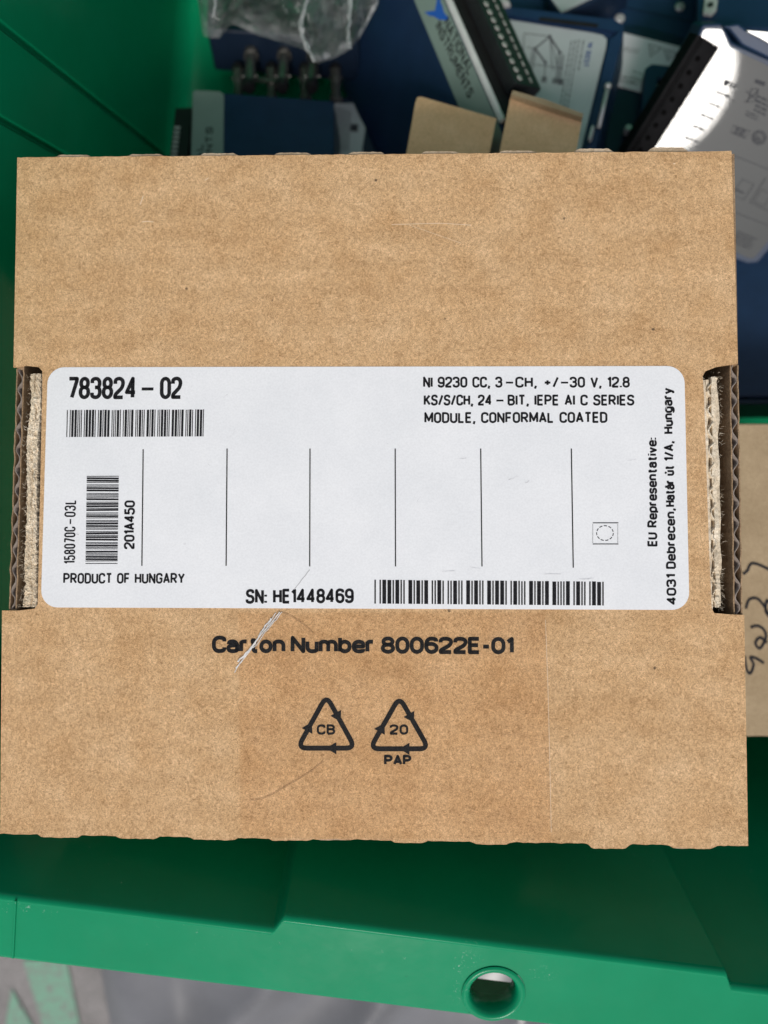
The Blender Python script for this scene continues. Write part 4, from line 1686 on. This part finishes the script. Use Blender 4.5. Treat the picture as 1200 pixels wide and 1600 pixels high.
# --- a pale label corner and a hook at the very top
fr = quad_frame((860, 30, 0.312), (940, 0, 0.312), (850, -60, 0.322))
L = fr.loc
root = thing('input_module', 'pale grey corner of a labelled module poking in at the top edge', 'module', fr.mat(), G_MOD)
slab('body', [L(876, 23), L(930, -2), L(990, -40), L(960, -120), L(850, -120), L(858, -4)], -0.018, -0.0005, M_NAVY_DARK, root, 0.0008)
slab('rating_label', [L(877, 20), L(925, -3), L(965, -40), L(950, -100), L(856, -100), L(861, -2)], -0.0003, 0.0003, M_SILVER, root, 0.0002)

# --- the right hand module with the black connector
NF = (sdir + (-ray(1014, 118)).normalized()).normalized()     # tilted so that its film mirrors the sun
fo = pt(1098, 45, 0.268)
fr = Frame(fo, NF, ray(1200, 96) - ray(1098, 45))
L = fr.loc
root = thing('input_module', 'tilted module with a glossy grey label and long black connector at the right edge', 'module', fr.mat(), G_MOD)
body_pts = [L(1088, 60), L(1098, 38), L(1130, 36), L(1145, 66), L(1270, 120), L(1255, 330), L(1186, 412), L(1168, 414), L(1130, 400), L(1000, 330), L(960, 300), L(1010, 200)]
slab('body', body_pts, -0.021, -0.0006, M_NAVY, root, 0.0008)
bm = bmesh.new()
lab = [(1094, 62), (1099, 49), (1104, 45), (1128, 46), (1140, 74), (1190, 98), (1260, 132), (1245, 325), (1181, 400), (1176, 404), (1167, 402), (1140, 390), (1010, 318), (980, 290)]
add_poly(bm, [L(*p) for p in lab], -0.0005, 0.0)
bmesh.ops.recalc_face_normals(bm, faces=bm.faces[:])
lb = bm_obj('pinout_label', bm, M_GLOSS_LABEL, root)
# blue corner clamp over the label's top
slab('corner_clamp', [L(1125, 40), L(1136, 47), L(1155, 70), L(1200, 92), L(1230, 104), L(1230, 78), L(1190, 60), L(1160, 44), L(1150, 36)], 0.0002, 0.004, M_NAVY, root, 0.0007)
slab('steel_clip', [L(1160, 48), L(1180, 58), L(1215, 78), L(1215, 50), L(1162, 46)], 0.0042, 0.0055, M_STEEL, root, 0.0004)
z = 0.00012
bm = bmesh.new()
for k in range(9):
    x, y = 1116 - k * 12.2, 118 + k * 17.6
    add_stroke(bm, [L(x - 24, y - 12), L(x + 14, y + 7)], 1.0 * PX * 1.4, z)
    if k < 8:
        rows_of_print(bm, L, (x + 16, y + 8), (x + 34, y + 15), (-2, 4), 2 if k == 0 else 1, z, 4.0, 40 + k, 0.05)
add_stroke(bm, [L(1133, 150), L(1148, 159)], 1.0 * PX * 1.4, z)
# logos and print on the right: crossed bin, certification marks
add_stroke(bm, [L(1180, 126), L(1195, 132)], 5 * PX * 1.4, z)
bmz = z + .00004
add_stroke(bm, [L(1174, 139), L(1184, 139), L(1181, 158), L(1168, 160), L(1174, 139)], 1.5 * PX * 1.4, z)
add_stroke(bm, [L(1166, 142), L(1186, 160)], 1.5 * PX * 1.4, bmz)
add_stroke(bm, [L(1186, 141), L(1164, 160)], 1.5 * PX * 1.4, bmz + .00004)
add_stroke(bm, [L(1146, 196), L(1172, 205), L(1164, 216), L(1142, 207)], 1.2 * PX * 1.4, z, True)
rows_of_print(bm, L, (1150, 200), (1166, 206), (-1.5, 3.5), 3, z, 2.4, 61, 0.05)
for rr in (10.5, 7.5):
    add_stroke(bm, [L(1186 + rr * math.cos(a), 215 + rr * math.sin(a)) for a in [2 * math.pi * k / 28 for k in range(28)]], 1.7 * PX * 1.4, z, True)
for k in range(3):
    add_stroke(bm, [L(1182 + k * 3, 212 + k), L(1181 + k * 3, 219 + k)], 1.6 * PX * 1.4, z)
rows_of_print(bm, L, (1184, 150), (1204, 160), (-2, 7), 4, z, 3.0, 62, 0.2)
rows_of_print(bm, L, (1166, 174), (1186, 183), (-1, 5), 2, z, 2.0, 63, 0.2)
add_stroke(bm, [L(1138, 240), L(1210, 268)], 0.9 * PX * 1.4, z)
# wiring drawing
for q in ([(1160, 280), (1178, 288), (1162, 312), (1144, 304)], [(1190, 296), (1206, 304), (1194, 322), (1178, 314)]):
    add_stroke(bm, [L(*p) for p in q], 1.1 * PX * 1.4, z, True)
add_stroke(bm, [L(1150, 296), L(1162, 302)], 2.4 * PX * 1.4, bmz)
add_stroke(bm, [L(1196, 278), L(1172, 316), L(1210, 334)], 1.2 * PX * 1.4, bmz)
add_stroke(bm, [L(1144, 330), L(1210, 356)], 0.8 * PX * 1.4, z)
rows_of_print(bm, L, (1152, 362), (1182, 374), (-2.5, 5), 4, z, 2.6, 66, 0.2)
faceup(bm)
bm_obj('fine_print', bm, M_LINE, lb)
# long black connector on the front end
c0, c1 = L(1108, 66), L(985, 262)
d2 = (c1 - c0).normalized()
n2 = Vector((-d2.y, d2.x))
if (L(1130, 120) - L(1080, 90)).dot(n2) < 0:
    n2 = -n2
bm = bmesh.new()
LC = (c1 - c0).length
t_ = bmesh.new()
q = [c0 - n2 * 0.0045, c1 - n2 * 0.0045, c1 + n2 * 0.0012, c0 + n2 * 0.0012]
add_poly(bm, q, -0.010, 0.0070)
bmesh.ops.recalc_face_normals(bm, faces=bm.faces[:])
bmesh.ops.bevel(bm, geom=bm.edges[:], offset=0.0008, segments=2, affect='EDGES')
cn = bm_obj('connector', bm, M_HOUSING, root)
bm = bmesh.new()
q = [c0 + n2 * 0.0014, c1 + n2 * 0.0014, c1 + n2 * 0.0030, c0 + n2 * 0.0030]
add_poly(bm, q, 0.0001, 0.0055)
q = [c0 - n2 * 0.0062, c1 - n2 * 0.0062, c1 - n2 * 0.0047, c0 - n2 * 0.0047]
add_poly(bm, q, -0.010, 0.0058)
bmesh.ops.recalc_face_normals(bm, faces=bm.faces[:])
bm_obj('connector_shroud', bm, M_HOUSING, cn)
bm = bmesh.new()
k = 0.006
while k < LC - 0.002:
    p = c0 + d2 * k - n2 * 0.0018
    add_lathe(bm, (p.x, p.y, 0.0066), (p.x, p.y, 0.0073), [(0, .0009), (.0007, .0009)], 14)
    k += 0.0048
bm_obj('wire_hole', bm, plain('hole_black', (0.004, 0.004, 0.004), 0.9, 0, 0.1, 200, 0.0), cn)

# --- navy module lying deep at the right, below the tilted one
fr = quad_frame((1150, 600, 0.305), (1260, 600, 0.300), (1150, 430, 0.312))
L = fr.loc
root = thing('input_module', 'dark navy module lying deep beside the right edge of the carton', 'module', fr.mat(), G_MOD)
slab('body', [L(1010, 622), L(1330, 618), L(1330, 330), L(1010, 330)], -0.022, 0, M_NAVY, root, 0.0012)
slab('end_cap', [L(1330, 628), L(1010, 632), L(1010, 624), L(1330, 620)], -0.022, -0.001, M_NAVY_DARK, root, 0.0006)

# ------------------------------------------------------------------ clear plastic bag
def crumple(name, mat, corners, d0, nu, nv, fn, label, cat):
    """sheet over a photo region given by four corners (photo pixels), its distance shaped by folds"""
    bm = bmesh.new()
    g = []
    for j in range(nv + 1):
        v = j / nv
        row = []
        for i in range(nu + 1):
            u = i / nu
            a = Vector(corners[0]).lerp(Vector(corners[1]), u)
            b = Vector(corners[3]).lerp(Vector(corners[2]), u)
            p = a.lerp(b, v)
            p, d = fn(p, u, v)
            row.append(bm.verts.new(pt(p.x, p.y, d0 + d)))
        g.append(row)
    for j in range(nv):
        for i in range(nu):
            bm.faces.new((g[j][i], g[j + 1][i], g[j + 1][i + 1], g[j][i + 1]))
    o = bm_obj(name, bm, mat, None, False)
    return tag(o, label, cat)


def ridge(x):
    return 1 - abs(2 * (x - math.floor(x)) - 1)


def bag_fn(p, u, v):
    e = v
    s = noise.noise(Vector((u * 5, v * 3, 1.3)))
    r1 = ridge(u * 3.2 + 0.9 * v + 0.6 * noise.noise(Vector((u * 2.2, v * 2.2, 4))))
    r2 = ridge(u * 5.5 - 2.3 * v + 0.8 * noise.noise(Vector((u * 3, v * 3, 8))))
    r3 = ridge(v * 3.1 + u * 1.1 + noise.noise(Vector((u * 4, v * 4, 12))))
    d = -0.012 * r1 * r1 - 0.007 * r2 - 0.004 * r3 + 0.004 * s + 0.028 * (2 * abs(u - .5)) ** 3 + 0.02 * max(0, v - .8) * 5 * .6
    return Vector((p.x, p.y)), d


def bag_edge(p, u, v):
    q, d = bag_fn(p, u, v)
    if v > 0.2:
        pass
    return q, d


# outline follows the photo: lower edge runs 315,58 -> 390,60 -> 480,75 -> 495,98 -> 545,78 -> 590,10
low = [(308, -8), (318, 58), (342, 60), (362, 36), (400, 54), (440, 66), (478, 78), (496, 99), (520, 92), (546, 78), (560, 62), (574, 38), (590, 8)]


def low_at(u):
    f = u * (len(low) - 1)
    i = min(int(f), len(low) - 2)
    return Vector(low[i]).lerp(Vector(low[i + 1]), f - i)


def bag_sheet(p, u, v, sgn, off, ph=0.0):
    b = low_at(u)
    t = Vector((300 + 310 * u, -150))
    q = t.lerp(b, v)
    _, d = bag_fn(q, u + ph, v + ph)
    d -= 0.004 * ridge(u * 11 + 4 * v + ph * 9 + noise.noise(Vector((u * 7, v * 7, ph * 20)))) + 0.003 * ridge(u * 7 - 9 * v + ph * 5 + 1.3 * noise.noise(Vector((u * 6, v * 6, 3 + ph * 20))))
    d = max(-0.03, min(0.02, d))
    edge = min(1, (1 - v) * 4) * min(1, u * 6) * min(1, (1 - u) * 6)
    return q, 0.012 + (d * sgn + off) * edge


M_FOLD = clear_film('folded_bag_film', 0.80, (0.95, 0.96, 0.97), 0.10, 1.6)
rb_ = random.Random(5)


def bag_layers(name, layers, mat, parent):
    bm = bmesh.new()
    for sgn, off, u0, ph, nu, nv in layers:
        g = [[None] * (nu + 1) for _ in range(nv + 1)]
        for j in range(nv + 1):
            for i in range(nu + 1):
                ju = rb_.uniform(-.38, .38) if 0 < i < nu else 0
                jv = rb_.uniform(-.38, .38) if 0 < j < nv else 0
                q, d = bag_sheet(None, u0 + (1 - u0) * (i + ju) / nu, min(1, (j + jv) / nv) * (1 - 0.04 * ph), sgn, off, ph)
                if 0 < i < nu and 0 < j < nv:
                    d += rb_.uniform(-.0022, .0022)
                g[j][i] = bm.verts.new(pt(q.x, q.y, 0.290 + d))
        for j in range(nv):
            for i in range(nu):
                a, b, c, e = g[j][i], g[j + 1][i], g[j + 1][i + 1], g[j][i + 1]
                if (i * 7 + j * 3) % 2:
                    bm.faces.new((a, b, c))
                    bm.faces.new((a, c, e))
                else:
                    bm.faces.new((a, b, e))
                    bm.faces.new((b, c, e))
    return bm_obj(name, bm, mat, parent, False)


bag = bag_layers('plastic_bag', ((1.0, -0.010, 0.0, 0.0, 40, 22), (0.55, 0.004, 0.0, 0.0, 26, 16)), M_BAG, None)
tag(bag, 'crumpled clear plastic bag lying over the socket module at the top', 'bag')
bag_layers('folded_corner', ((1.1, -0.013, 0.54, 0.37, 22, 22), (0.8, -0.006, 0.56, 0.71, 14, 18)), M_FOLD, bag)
M_RIDGE_HIGHLIGHT = clear_film('ridge_highlight_film', 0.6, (0.95, 0.95, 0.95), 0.12, 1.5)  # bright highlights along the bag's fold ridges, put in as hazy white strips
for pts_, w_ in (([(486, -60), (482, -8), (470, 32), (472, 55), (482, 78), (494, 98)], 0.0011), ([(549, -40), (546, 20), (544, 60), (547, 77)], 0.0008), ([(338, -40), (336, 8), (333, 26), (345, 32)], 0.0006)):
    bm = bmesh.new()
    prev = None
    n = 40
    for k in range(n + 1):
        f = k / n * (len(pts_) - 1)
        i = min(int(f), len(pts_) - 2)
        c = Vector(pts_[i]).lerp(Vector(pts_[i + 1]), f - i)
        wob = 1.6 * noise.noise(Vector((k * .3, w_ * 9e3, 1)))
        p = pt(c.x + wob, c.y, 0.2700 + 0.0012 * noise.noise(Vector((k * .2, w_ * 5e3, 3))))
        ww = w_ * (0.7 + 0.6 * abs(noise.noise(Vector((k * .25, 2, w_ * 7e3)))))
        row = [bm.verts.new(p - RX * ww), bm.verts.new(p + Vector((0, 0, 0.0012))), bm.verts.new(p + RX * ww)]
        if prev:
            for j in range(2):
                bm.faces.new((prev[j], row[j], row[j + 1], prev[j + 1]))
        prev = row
    bm_obj('ridge_highlight', bm, M_RIDGE_HIGHLIGHT, bag)

# ------------------------------------------------------------------ grey polythene outside the bin
bm = bmesh.new()
nu, nv = 90, 50
g = []
c_l = ground_pt(150, 1700, 0)
for j in range(nv + 1):
    row = []
    for i in range(nu + 1):
        u, v = i / nu, j / nv
        x = -0.185 + 0.34 * u + 0.018 * v
        y = -0.275 - 0.24 * v - 0.03 * u
        fold = ridge(u * 4 + 1.2 * v + 0.5 * noise.noise(Vector((u * 3, v * 2, 5))))
        h = 0.030 * min(1, u * 7) * min(1, (1 - u) * 8) * (0.6 + 0.4 * noise.noise(Vector((u * 4, v * 3, 2)))) + 0.016 * fold * fold * min(1, u * 8) + 0.002
        row.append(bm.verts.new((x, y, h)))
    g.append(row)
for j in range(nv):
    for i in range(nu):
        bm.faces.new((g[j][i], g[j + 1][i], g[j + 1][i + 1], g[j][i + 1]))
gb = bm_obj('polythene_sheet', bm, M_GREYBAG, None, True)
tag(gb, 'crumpled grey polythene on the concrete outside the near rim of the bin', 'plastic sheet')
